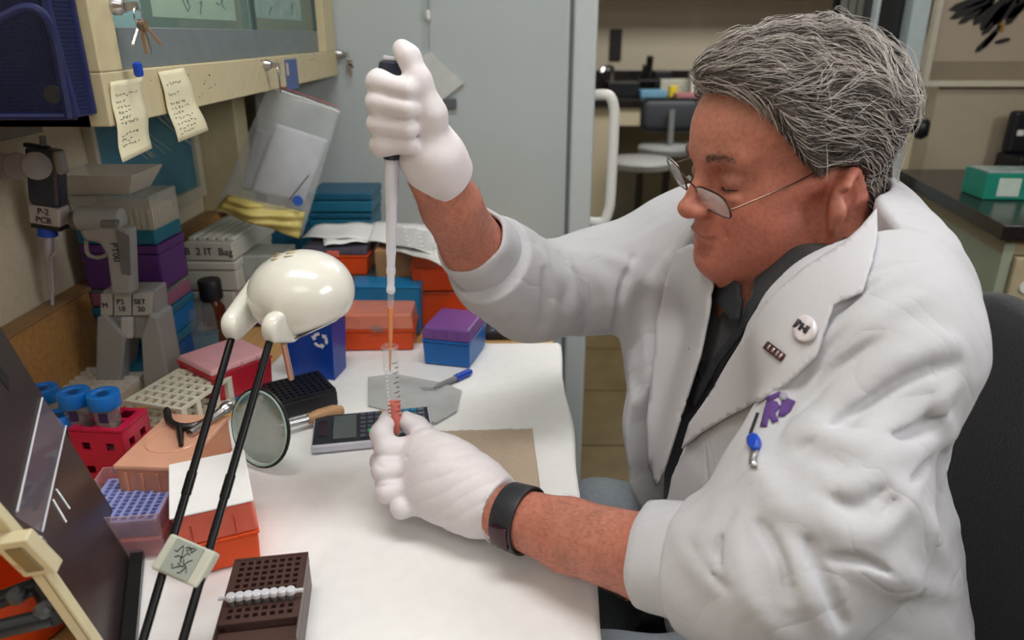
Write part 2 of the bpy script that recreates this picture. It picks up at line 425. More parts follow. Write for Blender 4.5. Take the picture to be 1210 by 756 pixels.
# keys in the locks
def keys(y, z, label, n, s=1.0, tagcol=None):
    t = thing('key_bunch', label, 'keys', (CX, y, z))
    G().lathe([(0, .0085*s), (.006*s, .0085*s), (.009*s, .006*s), (.012*s, .006*s)], (0, 0, 0), (1, 0, 0), 16).out('lock', M_steel, t, True)
    G().box((.012*s, -.002*s, -.004*s), (.024*s, .002*s, .004*s), .0006).out('key', M_steel, t)
    G().tube([Vector((.022*s, .008*s*math.cos(a), -.009*s+.008*s*math.sin(a))) for a in np.linspace(0, 6.283, 15)[:-1]], .0009*s, 5, closed=True).out('ring', M_steel, t, True)
    for i in range(n):
        a = -1.57+(.55*(i-(n-1)/2)); d = Vector((.15*(i % 2), math.cos(a), math.sin(a)))
        g = G(); b = Vector((.021*s+.002*i*s, 0, -.017*s)); sd = d.orthogonal().normalized()
        g.cyl(b, b+Vector((.0015*s, 0, 0)), .0055*s, n=12); g.tube([b, b+d*.026*s], .0017*s, 5)
        for q in range(3): g.cbox(b+d*(.013+.004*q)*s+Vector((0, .0015*s, 0)), (.001*s, .003*s, .002*s))
        g.out('key', mat('brass_key', (170, 140, 110), .35, .9) if i % 2 else M_steel, t, True)
    if tagcol: G().lathe([(0, .003), (.002, .0045), (.012, .0045), (.014, .002)], (.016, -.006, -.064*s), (0, 0, 1), 10).out('blue_fob', tagcol, t, True)
    return t
M_blueplastic = mat('blue_plastic', (20, 72, 190), .35, var=.06)
p = onx(131, 12, CX); keys(p.y+.006, p.z+.004, 'bunch of keys with a blue fob in the lock beside the blue mesh holder', 4, 1.0, M_blueplastic)
p = onx(313, 80, CX); keys(p.y, p.z+.004, 'single key left in the lock in the middle of the cabinet rail', 1, .95)
p = onx(398, 66, CX); keys(p.y, p.z+.004, 'bunch of keys in the lock at the far end of the cabinet rail', 4, 1.1)
t = thing('blue_key_tag', 'narrow blue label stuck on the cabinet rail above the plastic bag', 'label', onx(343, 84, CX))
a = onx(337, 84, CX)-t.location; b = onx(351, 84, CX)-t.location
G().box((0, a.y, -.030), (.0012, b.y, .019)).out('label_card', mat('blue_label', (74, 96, 150), .5, var=.15, scale=300), t)
G().box((.0012, a.y+.004, -.006), (.0016, a.y+.016, .014)).out('label_stripe', mat('pale_label', (190, 180, 160), .6), t)
# sticky notes with handwriting
def note(px, label, x, seed, curl=.0):
    P = [onx(*q, x) for q in px]; t = thing('handwritten_note', label, 'note', P[0], group='notes')
    nu, nv = 6, 14; V = []; F = []
    for j in range(nv+1):
        for i in range(nu+1):
            a = P[0].lerp(P[1], i/nu); b = P[3].lerp(P[2], i/nu); q = a.lerp(b, j/nv)-t.location
            q.x += .0008+.0009*math.sin(j*.8+seed)+curl*(j/nv)**2; V.append(q)
    for j in range(nv):
        for i in range(nu): k = j*(nu+1)+i; F.append((k, k+1, k+nu+2, k+nu+1))
    me = bpy.data.meshes.new('sheet'); me.from_pydata(V, [], F); me.shade_smooth(); o = link('sheet', me, mat('cream_note_paper', (226, 220, 188), .75, var=.03), t)
    m = o.modifiers.new('s', 'SOLIDIFY'); m.thickness = .0004
    rr = random.Random(seed); g = G()
    for j in range(2, nv-1):
        if rr.random() < .15: continue
        w = rr.uniform(.35, .8); s0 = .12
        s = s0
        while s < s0+w*.8:
            def at(a_, b_):
                i = min(int(a_*nu), nu-1); fx = a_*nu-i; bb_ = j+b_; jj = min(int(bb_), nv-1); fy = bb_-jj
                k = jj*(nu+1)+i
                return (V[k].lerp(V[k+1], fx)).lerp(V[k+nu+1].lerp(V[k+nu+2], fx), fy)+Vector((.0006, 0, 0))
            g.tube([at(min(.95, s+.03*q), .5+rr.uniform(-.3, .3)) for q in range(3)], .00035, 3)
            s += rr.uniform(.07, .13)
    o = g.out('handwriting', M_ink, t); o['kind'] = 'stuff'
    return t
note([(128, 97), (166, 91), (178, 175), (143, 192)], 'wider handwritten note hanging near the left end of the cabinet rail', CX+.001, 2)
note([(187, 85), (217, 80), (240, 154), (204, 168)], 'narrower tall handwritten note beside the first, curling at its foot', CX+.001, 5, .006)
# ---------------------------------------------------------------- blue mesh file holder on the cabinet end
mh = thing('mesh_file_holder', 'blue wire mesh file holder hung on the end of the cabinet', 'file holder', (-.55, CY0, CZ0))
M_mesh = mat('blue_enamel_wire', (30, 38, 84), .4, var=.1)
xr = -.392; xl = -.675; zb = CAM_Z-.068; zt = 1.62
def ybk(z): return CY0-.001
def yfr(z): return CY0-.034-.09*(z-zb)
def meshpanel(nm, P0, P1, P2, P3, n1, n2, wd):
    g = G()
    for i in range(n1+1):
        a = P0.lerp(P1, i/n1); b = P3.lerp(P2, i/n1); g.tube([a, b], wd, 3, cap=False)
    for j in range(n2+1):
        a = P0.lerp(P3, j/n2); b = P1.lerp(P2, j/n2); g.tube([a, b], wd, 3, cap=False)
    o = put(g, nm, M_mesh, mh); o['kind'] = 'stuff'
v = lambda x, y, z: Vector((x, y, z))
meshpanel('mesh_front', v(xl, yfr(zb), zb), v(xr, yfr(zb), zb), v(xr, yfr(zt), zt), v(xl, yfr(zt), zt), 110, 120, .00045)
meshpanel('mesh_side', v(xr, yfr(zb), zb), v(xr, ybk(zb), zb), v(xr, ybk(zt), zt), v(xr, yfr(zt), zt), 14, 120, .00055)
put(G().box((xl, CY0-.0025, zb), (xr, CY0-.001, zt)), 'back_plate', mat('dark_backing', (52, 54, 66), .7), mh)
put(G().tube([v(xr, yfr(zb), zb), v(xr, yfr(zt), zt)], .0035, 8), 'frame_rod', M_mesh, mh, True)
put(G().tube([v(xr, ybk(zb)-.003, zb), v(xr, ybk(zt)-.003, zt)], .0032, 8), 'frame_rod', M_mesh, mh, True)
put(G().tube([v(xl, yfr(zb), zb), v(xr, yfr(zb), zb)], .0032, 8), 'frame_rod', M_mesh, mh, True)
put(G().box((xl, yfr(zb), zb-.001), (xr, CY0-.001, zb+.001)), 'bottom_plate', M_mesh, mh)
cp = smoothpath([ony(0, 24, .63), ony(30, 10, .632), ony(52, 14, .632), ony(66, 40, .638), ony(75, 90, .652), ony(84, 138, .664)])
put(G().tube([q+Vector((0, -.004, 0)) for q in cp], .0035, 8), 'curved_rim', M_mesh, mh, True)
q = ony(62, 112, .652); put(G().cyl(q, q+v(0, .003, 0), .0075, n=20), 'round_magnet', M_black, mh)
# framed blue picture on the left wall under the cabinet
t = thing('framed_picture', 'framed dark teal picture of pale reeds on the left wall', 'picture', (-.68, 1.3, 1.0))
y0, y1, z0, z1 = 1.20, 1.57, onx(249, 210, -.68).z, 1.22
put(G().box((-.68, y0, z0), (-.674, y1, z1)), 'print', mat('teal_print', (40, 104, 130), .3, rgb2=(66, 130, 150), scale=8, var=.1), t)
for a in ((y0-.004, y1+.022, z0-.024, z0), (y1, y1+.022, z0, z1), (y0-.012, y0, z0, z1)):
    put(G().box((-.68, a[0], a[2]), (-.664, a[1], a[3]), .002), 'frame', mat('pale_frame', (196, 190, 172), .4), t)
g = G(); rr = random.Random(4)
for i in range(9):
    y = y0+.01+rr.random()*.2; pts = [v(-.6735, min(y1-.004, y+.13*s*s*(1+i*.08)), z1-.004-s*.17) for s in np.linspace(0, 1, 6)]
    g.tube(pts, [.0050*(1-s*.7)*(1+.5*(i % 3 == 0)) for s in np.linspace(0, 1, 6)], 4)
o = put(g, 'reed_shapes', mat('grey_reeds', (158, 174, 178), .5), t); o['kind'] = 'stuff'
# ================================================================ far room
M_offw = mat('far_cabinet_cream', (196, 186, 160), .5, var=.03)
fc = thing('far_counter', 'long laboratory counter with black top against the far wall', 'counter', (1, 5, 0))
put(G().box((-.66, 4.62, .855), (3.6, 5.29, .895), .003), 'countertop', M_blacktop, fc)
put(G().box((-.66, 5.26, .895), (3.6, 5.29, 1.04), .002), 'backsplash', M_blacktop, fc)
for x0, x1 in ((-.66, .62), (1.9, 3.5)): put(G().box((x0, 4.66, .05), (x1, 5.28, .855)), 'base_unit', M_offw, fc)
for x0 in (.64, 1.28): put(G().box((x0, 4.64, .74), (x0+.60, 4.68, .85), .003), 'drawer_front', M_offw, fc)
oc = thing('far_wall_cabinet', 'row of cream overhead cupboards on the far wall', 'cabinet', (1, 5, 1.45))
for i in range(5):
    o = put(G().box((-.2+i*.72, 4.92, 1.56), (.51+i*.72, 5.29, 2.3), .003), 'cupboard', M_offw, oc)
t = tag(G().box((.66, 5.285, 1.10), (.74, 5.299, 1.30), .003).out('wall_socket', M_black), 'black socket plate on the far wall beside the refrigerator', 'socket')
def farbox(nm, label, cat, u, v_, w_, h_, m, dpt=.12, y=4.78):
    p = ony(u, v_, y); return tag(G().cbox((p.x, y+.05, .896+h_/2), (w_, dpt, h_), .006).out(nm, m), label, cat)
# items on the far counter
t = thing('water_tap', 'grey tap on the far black counter', 'tap', (ony(722, 118, 4.9).x, 4.9, .895))
G().tube(smoothpath([(0, 0, 0), (0, 0, .14), (-.01, -.03, .18), (-.06, -.08, .18), (-.08, -.1, .15)]), .012, 8).out('spout', M_steel, t, True)
G().cyl((0, 0, 0), (0, 0, .03), .03).out('base', M_steel, t)
t = thing('microscope', 'small black microscope on the far counter', 'microscope', (ony(764, 110, 4.95).x, 4.95, .895))
G().box((-.08, -.1, 0), (.08, .1, .03), .008).out('base', M_black, t); G().box((-.025, .04, .03), (.025, .09, .19), .01).out('arm', M_black, t)
G().box((-.06, -.06, .09), (.06, .05, .1), .003).out('stage', M_black, t); G().cyl((0, -.02, .12), (0, -.05, .24), .022).out('eyepiece', M_darksteel, t, True)
farbox('paper_box', 'blue and white paper box on the far counter', 'box', 772, 112, .16, .045, mat('light_blue_box', (110, 160, 190), .6))
farbox('yellow_tub', 'small yellow tub on the far counter', 'tub', 797, 110, .05, .07, mat('yellow_plastic', (214, 196, 50), .5), .05)
farbox('storage_tray', 'pale storage tray behind the yellow tub on the far counter', 'tray', 800, 110, .22, .1, mat('pale_tray', (186, 186, 172), .5), .1, 4.95)
farbox('red_binder', 'pinkish flat binder lying on the far counter', 'binder', 812, 118, .14, .03, mat('dull_pink_binder', (170, 110, 116), .6), .12, 4.72)
farbox('white_carton', 'tall white carton at the right of the far counter', 'carton', 828, 105, .12, .17, M_white, .1, 4.85)
farbox('dark_equipment_box', 'low black instrument box left of the microscope', 'instrument', 735, 118, .2, .09, M_black, .2, 4.9)
farbox('dark_equipment_box', 'small black instrument right beside the microscope', 'instrument', 782, 108, .11, .15, M_black, .12, 5.02)
def stool(label, u, v_, y, zs, back=False, col=(150, 152, 152)):
    p = ony(u, v_, y); t = thing('lab_stool', label, 'stool', (p.x, y, 0), group='stools in the far room')
    m = mat('stool_vinyl_%d' % col[0], col, .35)
    G().lathe([(0, .15), (.012, .175), (.04, .178), (.055, .16), (.058, 0)], (0, 0, zs-.058), n=28).out('seat', m, t, True)
    G().cyl((0, 0, .1), (0, 0, zs-.05), .022).out('column', M_darksteel, t, True)
    G().tube([(.13*math.cos(a), .13*math.sin(a), .26) for a in np.linspace(0, 6.283, 25)[:-1]], .01, 6, closed=True).out('foot_ring', M_steel, t, True)
    for k in range(5):
        a = k*1.2566+.3; G().tube([(0, 0, .1), (.12*math.cos(a), .12*math.sin(a), .085), (.19*math.cos(a), .19*math.sin(a), .06)], [.02, .017, .012], 6).out('leg', M_black, t, True)
        G().lathe([(0, .02), (.05, .02)], (.19*math.cos(a), .19*math.sin(a)-.01, .02), (0, 1, 0), 12).out('caster', M_black, t, True)
    if back:
        G().cbox((0, .02, zs+.165), (.34, .05, .19), .045, 4).out('backrest', mat('dark_stool_back', (58, 62, 68), .6), t, True)
        G().tube([(0, 0, zs-.05), (.0, -.05, zs), (0, -.03, zs+.2)], .018, 8).out('back_post', mat('grey_back_post', (120, 124, 126), .5), t, True)
    return t
stool('round grey stool nearest the refrigerator handle, without a backrest', 757, 186, 4.0, .645)
stool('grey lab stool with dark curved backrest in front of the far counter', 790, 165, 4.42, .66, True, (140, 143, 144))
stool('dark lab stool with backrest, farthest right beside the man\'s forehead', 862, 165, 4.15, .66, True, (96, 99, 104))
# ---------------------------------------------------------------- door with dark glass seen edge on, beige door, picture
d = thing('glazed_partition', 'dark glazed door leaf with pale blue grey frame standing open behind the head', 'door', (1.1, 2.1, 0))
M_frame = mat('pale_blue_frame', (174, 188, 192), .4)
xe = ony(1090, 0, 2.08).x; xw = ony(1074, 0, 2.08).x
put(G().box((xw, 2.05, 0), (xw+.046, 2.13, 2.6), .003), 'frame_edge', M_frame, d)
xa = ony(1037, 0, 2.1).x
put(G().box((xa-.006, 2.085, 1.12), (xa+.004, 2.11, 2.6), .001), 'glazing_bar', M_frame, d)
zg = ony(1060, 82, 2.1).z
put(G().box((xa+.004, 2.095, zg), (xw, 2.10, 2.6)), 'glass', mat('dark_glass', (44, 46, 46), .08, var=.2, scale=4), d)
put(G().box((xa-.01, 2.085, 0), (xw, 2.11, zg)), 'lower_panel', M_frame, d)
kz = ony(1076, 152, 2.05)
o = put(G().lathe([(0, .012), (.02, .012), (.03, .027), (.045, .03), (.058, .022), (.06, 0)], (xw+.046, 2.07, kz.z), (1, -.35, 0), 20), 'knob', M_black, d, True)
o = put(G().lathe([(0, .012), (.01, .012), (.018, .027), (.03, .03), (.042, .02), (.044, 0)], (xw, 2.075, kz.z), (-1, -.2, 0), 20), 'knob', M_black, d, True)
# figure printed/standing behind: reflection left to the renderer. narrow dark and grey uprights to its left
wf = thing('window_blind', 'narrow grey vertical blind slats beside the dark doorway behind the hair', 'blind', (1.0, 2.3, 1))
for u0, u1 in ((994, 1001), (1003, 1011), (1013, 1020)):
    a, b = ony(u0, 0, 2.3).x, ony(u1, 0, 2.3).x
    put(G().box((a, 2.29, 1.0), (b, 2.30, 2.6), .001), 'slat', mat('grey_slat', (134, 136, 130), .5), wf)
a, b = ony(985, 0, 2.34).x, ony(1040, 0, 2.34).x
put(G().box((a, 2.33, .9), (b, 2.345, 2.6)), 'backing', M_black, wf)
# picture frame on the beige wall
pf = thing('bird_picture', 'large framed picture of a dark bird with spread feathers on the beige wall', 'picture', (1.5, 2.15, 1.3))
zl, zh = ony(1150, 95, 2.155).z, 2.0; xl_, xr_ = ony(1100, 60, 2.155).x, 2.2
put(G().box((xl_, 2.15, zl), (xr_, 2.158, zh)), 'print', mat('warm_grey_print', (172, 158, 140), .5, scale=3, var=.05), pf)
put(G().box((xl_, 2.146, zl), (xr_, 2.15, ony(1150, 72, 2.155).z)), 'lower_band', mat('brown_grey_band', (142, 130, 112), .5, scale=5, var=.1), pf)
for a in ((xl_-.016, xr_, zl-.016, zl), (xl_-.016, xl_, zl, zh)): put(G().box((a[0], 2.135, a[2]), (a[1], 2.158, a[3]), .002), 'frame', mat('pale_picture_frame', (205, 198, 180), .4), pf)
M_bird = mat('bird_black', (34, 30, 30), .6, var=.2); M_birdg = mat('bird_gold', (150, 116, 44), .5)
g = G()
def feather(a, b, w1, m=None):
    A, B = ony(*a, 2.147), ony(*b, 2.147); d_ = (B-A); n = Vector((-d_.z, 0, d_.x)).normalized()*w1
    pts = [A-n*.5, A+d_*.4-n, A+d_*.85-n*.8, B, A+d_*.85+n*.8, A+d_*.4+n, A+n*.5]
    bb = bmesh.new(); f0 = [bb.verts.new(p) for p in pts]; f1 = [bb.verts.new(p+Vector((0, -.0015, 0))) for p in pts]
    bb.faces.new(f0); bb.faces.new(f1[::-1])
    for i in range(7): bb.faces.new((f0[i], f0[(i+1) % 7], f1[(i+1) % 7], f1[i]))
    bmesh.ops.recalc_face_normals(bb, faces=bb.faces[:]); g.add(bb)
for a, b, s in (((1180, -8), (1121, 12), .012), ((1175, -2), (1122, 22), .011), ((1172, 4), (1132, 28), .010), ((1174, 0), (1150, 30), .012),
                ((1190, -6), (1158, 36), .014), ((1196, -2), (1160, 42), .013), ((1205, -4), (1172, 30), .015), ((1212, -2), (1188, 30), .012), ((1215, 2), (1190, 22), .01),
                ((1178, 38), (1152, 62), .009), ((1176, 50), (1194, 46), .006), ((1182, 30), (1160, 58), .008)):
    feather(a, b, s)
put(g, 'bird', M_bird, pf)
g = G(); feather((1182, 24), (1184, 38), .007); feather((1208, -2), (1200, 4), .006); put(g, 'bird_feet', M_birdg, pf)
# right counter
P0 = ony(1072, 203, 2.1); A = Vector((1.115, 2.13, 0)); B = Vector((1.0, 1.46, 0)); zc = .9
e = (B-A).normalized(); n = Vector((-e.y, e.x, 0));  n = n if n.x > 0 else -n
rc = thing('side_counter', 'black topped counter with pale green side panel on the right', 'counter', (1.2, 1.8, 0))
put(G().prism([A, B, B+Vector((1.3, -.1, 0)), Vector((2.6, 2.13, 0))], zc-.032, zc, bev=.002), 'countertop', M_blacktop, rc)
s = .02
put(G().prism([A+n*s+Vector((0, -.03, 0)), B+n*s-e*s, B+n*(s+.02)-e*s, A+n*(s+.02)+Vector((0, -.03, 0))], .06, zc-.04), 'side_panel', mat('pale_green_panel', (150, 158, 138), .4, var=.03, scale=6), rc)
put(G().prism([A+n*s, B+n*s-e*s, B+n*s-e*s+Vector((1.2, -.08, 0)), A+Vector((1.3, 0, 0))], zc-.066, zc-.032), 'top_rail', mat('tan_rail', (150, 136, 108), .5), rc)
bb0 = B+n*(s+.022)-e*s
for i, (z0, z1) in enumerate(((.665, .83), (.49, .655), (.30, .48))):
    o = put(G().prism([bb0+Vector((0, -.012, 0)), bb0+Vector((.6, -.06, 0)), bb0+Vector((.6, .02, 0)), bb0+Vector((.012, .06, 0))], z0, z1, bev=.003), 'drawer', mat('tan_drawer', (178, 166, 138), .5), rc)
    g = G().cyl(bb0+Vector((.03, -.013, (z0+z1)/2+.02)), bb0+Vector((.03, -.018, (z0+z1)/2+.02)), .012); g.xf(Matrix.Translation(-rc.location)); g.out('round_label', M_white, o)
t = thing('glove_box', 'green and white glove dispenser box on the right counter', 'box', onz(1186, 236, zc+.001), math.radians(-4))
M_green = mat('green_card', (24, 132, 112), .4, var=.06)
G().box((-.05, -.0, 0), (.16, .1, .062), .002).out('carton', M_green, t)
for a in ((-.02, .03, .008, .05), (.045, .12, .01, .04)): G().box((a[0], -.001, a[2]), (a[1], 0, a[3])).out('printed_patch', mat('pale_print_patch', (190, 206, 196), .5), t)
G().box((-.05, .0, .062), (.15, .08, .066), .001).out('film_lid', mat('milky_film', (200, 225, 220), .2, trans=.5), t)
t = thing('desk_phone', 'black telephone handset on the right counter by the wall', 'phone', (ony(1208, 190, 2.06).x, 2.06, zc+.001))
G().box((-.04, -.05, 0), (.07, .06, .05), .006).out('base', M_black, t); G().box((-.035, .02, .05), (.06, .055, .165), .01).out('handset', M_black, t)
G().box((-.02, .018, .1), (-.002, .02, .115)).out('white_button', M_white, t)
# ================================================================ things on the bench
V = Vector
Z0 = .7628
M_orange = mat('orange_plastic', (226, 78, 20), .35, var=.04); M_orangeclear = mat('orange_tinted_clear', (240, 120, 84), .12, trans=.55, ior=1.2, var=.02)
M_clearp = mat('clear_box_plastic', (226, 232, 234), .1, trans=.85, ior=1.15, var=0)
M_pinkclear = mat('pink_tinted_clear', (226, 160, 168), .15, trans=.45, ior=1.2, var=.02)
M_blue = mat('tip_box_blue', (18, 96, 176), .35, var=.05); M_purple2 = mat('tip_box_purple', (104, 62, 138), .35, var=.04)
M_teal = mat('teal_plastic', (28, 104, 134), .4, var=.05); M_red = mat('tip_box_red', (180, 30, 50), .35, var=.05)
M_tip = mat('pipette_tip_plastic', (226, 214, 190), .3, trans=.3)
M_bluerim = mat('bright_blue_plastic', (20, 130, 190), .35)
def tipbox(name, label, F_, z, hb, hl, mb, ml, d=None, holes=None, lidscale=1.0, group=None, cat='box', clip=None):
    """box of a base and an overlapping lid standing on z; F_ = centre, width, depth, yaw"""
    c, w_, dd, yaw = F_; dd = d or dd
    t = thing(name, label, cat, (c.x, c.y, z), yaw, group)
    G().taper((0, 0, 0), (w_*.93, dd*.93), (0, 0, hb), (w_*.97, dd*.97), .002).out('base', mb, t)
    g = G().taper((0, 0, hb+.0002), (w_, dd), (0, 0, hb+.0032), (w_, dd), .001)
    g.out('base_rim', mb, t)
    if hl:
        g = G().taper((0, 0, hb+.0035), (w_*.985, dd*.985), (0, 0, hb+hl), (w_*.93*lidscale, dd*.93*lidscale), .003)
        l = g.out('lid', ml, t)
        g = G()
        for k in range(3): g.cbox((w_*(-.25+.25*k), -dd*.493, hb+.0035+hl*.35), (.0016, .0012, hl*.6))
        g2 = g.out('lid_rib', ml, l); g2['kind'] = 'stuff'
        if clip: G().cbox((0, -dd*.5, hb+.006), (w_*.18, .003, .012), .001).out('latch', clip, t)
    if holes:
        nx_, ny_, m_ = holes; g = G()
        for i in range(nx_):
            for j in range(ny_): g.cyl((w_*(.86*((i+.5)/nx_-.5)), dd*(.86*((j+.5)/ny_-.5)), hb+.003), (w_*(.86*((i+.5)/nx_-.5)), dd*(.86*((j+.5)/ny_-.5)), hb+.0045), .0026, n=6)
        o = g.out('hole_rim', m_, t); o['kind'] = 'stuff'
    return t
def fr2(a, b, depth, z=Z0):
    A, B = onz(*a, z), onz(*b, z); e = B-A; yaw = math.atan2(e.y, e.x); n = V((-math.sin(yaw), math.cos(yaw), 0)); return (A+B)/2+n*depth/2, e.length, depth, yaw
# --- far right group
tipbox('tip_box', 'orange pipette tip box with clear lid beside the blue recycling bin', fr2((405, 415), (491, 414), .088), Z0, .034, .030, M_orange, mat('lid_over_orange', (246, 150, 122), .12, alpha=.75), clip=M_clearp)
tipbox('tip_box', 'blue tip box with purple lid standing nearest the pen', frame3((499, 430), (556, 436), (577, 408), Z0), Z0, .040, .024, mat('box_blue', (24, 106, 186), .35), mat('lid_purple', (122, 78, 152), .35, var=.03))
c = fr2((414, 401), (497, 402), .07); tipbox('blue_storage_box', 'bright teal blue box directly behind the orange tip box', (c[0]+V((0, .02, 0)), c[1], .06, c[3]), Z0, .086, 0, mat('bright_teal_box', (12, 122, 176), .4), None)
F_ = fr2((488, 387), (572, 385), .10)
tipbox('orange_tip_box', 'lower orange tip box of two under the papers by the raised sleeve', F_, Z0, .058, .008, M_orange, M_orangeclear)
tipbox('orange_tip_box', 'upper orange tip box with clear lid, topmost under the papers near the sleeve', F_, Z0+.0685, .040, .028, M_orange, M_orangeclear)
F_ = fr2((446, 379), (489, 380), .12)
t = tag(G().cbox((0, 0, .068), (F_[1], F_[2], .136), .002).out('cardboard_box', mat('cardboard', (168, 128, 88), .8, bump=.1, scale=60, stretch=(1, 1, 8))), 'plain brown cardboard box between the two orange box stacks', 'box'); t.location = (F_[0].x, F_[0].y, Z0)
F_ = fr2((361, 378), (440, 379), .12)
tipbox('pale_storage_box', 'pale lavender plastic box at the bottom below the orange drawer box', F_, Z0, .075, .012, mat('lavender_clear', (150, 146, 176), .3, trans=.2), M_clearp)
tipbox('orange_drawer_box', 'orange box with smoky clear top under the papers behind the lamp', F_, Z0+.0885, .034, .016, M_orange, mat('smoky_clear', (96, 92, 108), .2, trans=.4), clip=mat('pink_latch', (214, 110, 96), .4))
# papers on top
def paperstack(label, pts, z, n, m, sag=0, seed=0, name='paper_sheet', group=None):
    rr = random.Random(seed)
    for k in range(n):
        P = [onz(u+rr.gauss(0, 2)*(k > 0), v_+rr.gauss(0, 1.2)*(k > 0), z) for u, v_ in pts]; nu, nv = 14, 6; VV = []; FF = []
        c = sum(P, V((0, 0, 0)))/4
        for j in range(nv+1):
            for i in range(nu+1):
                q = P[0].lerp(P[1], i/nu).lerp(P[3].lerp(P[2], i/nu), j/nv)-c; q.z = -k*.0016+sag*((i/nu-.5)**2)*4+.0014*math.sin(i*.9+k); VV.append(q)
        for j in range(nv):
            for i in range(nu): a = j*(nu+1)+i; FF.append((a, a+1, a+nu+2, a+nu+1))
        me = bpy.data.meshes.new(name); me.from_pydata(VV, [], FF); me.shade_smooth(); o = link(name, me, m); o.location = (c.x, c.y, z)
        s_ = o.modifiers.new('s', 'SOLIDIFY'); s_.thickness = .0004
        tag(o, label[k], 'paper', group)
ZP = Z0+.0885+.052+.004
paperstack(['top white sheet of paper lying across the boxes left of the pipette'], [(356, 279), (446, 283), (452, 262), (372, 264)], ZP+.004, 1, M_paper, -.003, 1)
paperstack(['second white sheet, its corner sticking out below the top sheet by the lamp'], [(383, 289), (440, 284), (444, 268), (380, 270)], ZP+.0015, 1, M_paper, -.002, 2)
paperstack(['large white printed sheet lying over the boxes between pipette and raised forearm'], [(432, 281), (528, 302), (530, 268), (440, 259)], ZP+.006, 1, M_paper, -.006, 3)
paperstack(['white sheet under the large printed one, drooping at the raised sleeve'], [(462, 292), (540, 318), (545, 275), (470, 262)], ZP+.0015, 1, mat('grey_white_paper', (214, 214, 212), .8), -.008, 4)
g = G()
for k in range(14):
    a_ = onz(468+k*3.6, 272+k*.9, ZP+.0075); 
    for j in range(3):
        p = onz(470+j*16+k*.4, 268+k*1.7+j*2.6, ZP+.010); g.cbox(p, (.018+.004*((k+j) % 3), .0012, .0006))
o = g.out('printed_text', mat('grey_print', (120, 122, 126), .6)); o['kind'] = 'stuff'; po = bpy.data.objects['paper_sheet.002']; o.parent = po; o.matrix_parent_inverse = Matrix.Translation(-po.location)
# teal boxes at the back
def colbox(u0, u1, vb, vt, y, m, name, label, depth=.08, lid=None, split=None, bev=.003):
    a, b = ony(u0, vb, y), ony(u1, vb, y); zt = ony((u0+u1)/2, vt, y).z
    t = thing(name, label, 'box', ((a.x+b.x)/2, y+depth/2, a.z)); w_ = b.x-a.x; h = zt-a.z
    if split:
        G().cbox((0, 0, h*split/2), (w_, depth, h*split-.001), bev).out('base', m, t); G().cbox((0, 0, h*(1+split)/2), (w_*1.02, depth*1.02, h*(1-split)-.001), bev).out('lid', lid or m, t)
    else: G().cbox((0, 0, h/2), (w_, depth, h), bev).out('body', m, t)
    return t
tz = ony(400, 333, 1.5).z
def stackcol(u0, u1, vs_, y, specs, depth=.08):
    for (v0, v1), (m, name, label, lid, split) in zip(zip(vs_, vs_[1:]), specs): colbox(u0, u1, v0-.6, v1, y, m, name, label, depth, lid, split)
vt = 378-FPX*((1.5*ST+(Z0-CAM_Z)*CT)/(1.5*CT-(Z0-CAM_Z)*ST))
M_teal2 = mat('dark_teal_plastic', (24, 88, 116), .4)
stackcol(366, 440, [vt, 305, 277, 252, 228], 1.5, [(M_teal, 'teal_box', 'bottom teal box of the right rear stack beside the refrigerator', None, .8), (M_teal2, 'teal_box', 'teal box second from the bottom in the right rear stack', None, .8),
    (M_teal, 'teal_box', 'teal box just above the papers, second from the top beside the refrigerator', M_teal2, .7), (M_teal, 'teal_box', 'topmost teal box of the stack against the refrigerator', M_teal2, .6)], .12)
vt = 378-FPX*((1.42*ST+(Z0-CAM_Z)*CT)/(1.42*CT-(Z0-CAM_Z)*ST))
stackcol(300, 358, [vt, 300, 268], 1.42, [(M_white, 'white_box', 'white box under the dark teal box behind the lamp', None, .8), (M_teal2, 'teal_box', 'dark teal box below the hanging plastic bag', None, .8)], .1)
# slide boxes
vt = lambda y: 378-FPX*((y*ST+(Z0-CAM_Z)*CT)/(y*CT-(Z0-CAM_Z)*ST))
M_offp = mat('off_white_plastic', (200, 200, 190), .4, var=.03)
y = 1.22
colbox(226, 283, vt(y)-.6, 345, y, M_offp, 'white_box', 'lowest off white box in the left rear stack', .2)
b1 = colbox(224, 283, 344, 309, y, M_offp, 'slide_box', 'off white slide box with dark label under the ridged one', .22, None, .7)
a = ony(224, 308, y); b = ony(282, 308, y); zt = ony(250, 287, y).z
t = thing('slide_box', 'ridged white slide box on top of the left rear stack', 'box', ((a.x+b.x)/2, y+.14, a.z), math.radians(-3)); w_ = b.x-a.x
G().cbox((0, 0, (zt-a.z)/2), (w_, .28, zt-a.z), .002).out('base', M_offp, t)
for k in range(5): G().cbox((w_*(-.4+.2*k), .006, zt-a.z+.003), (w_*.15, .262, .006), .0015).out('lid_ridge', mat('white_ridge', (214, 214, 206), .4), t)
text('label_text', 'B  2 IT  Bag', .018, (-.0, -.1405, (zt-a.z)/2), (math.pi/2, 0, 0), M_ink, t)
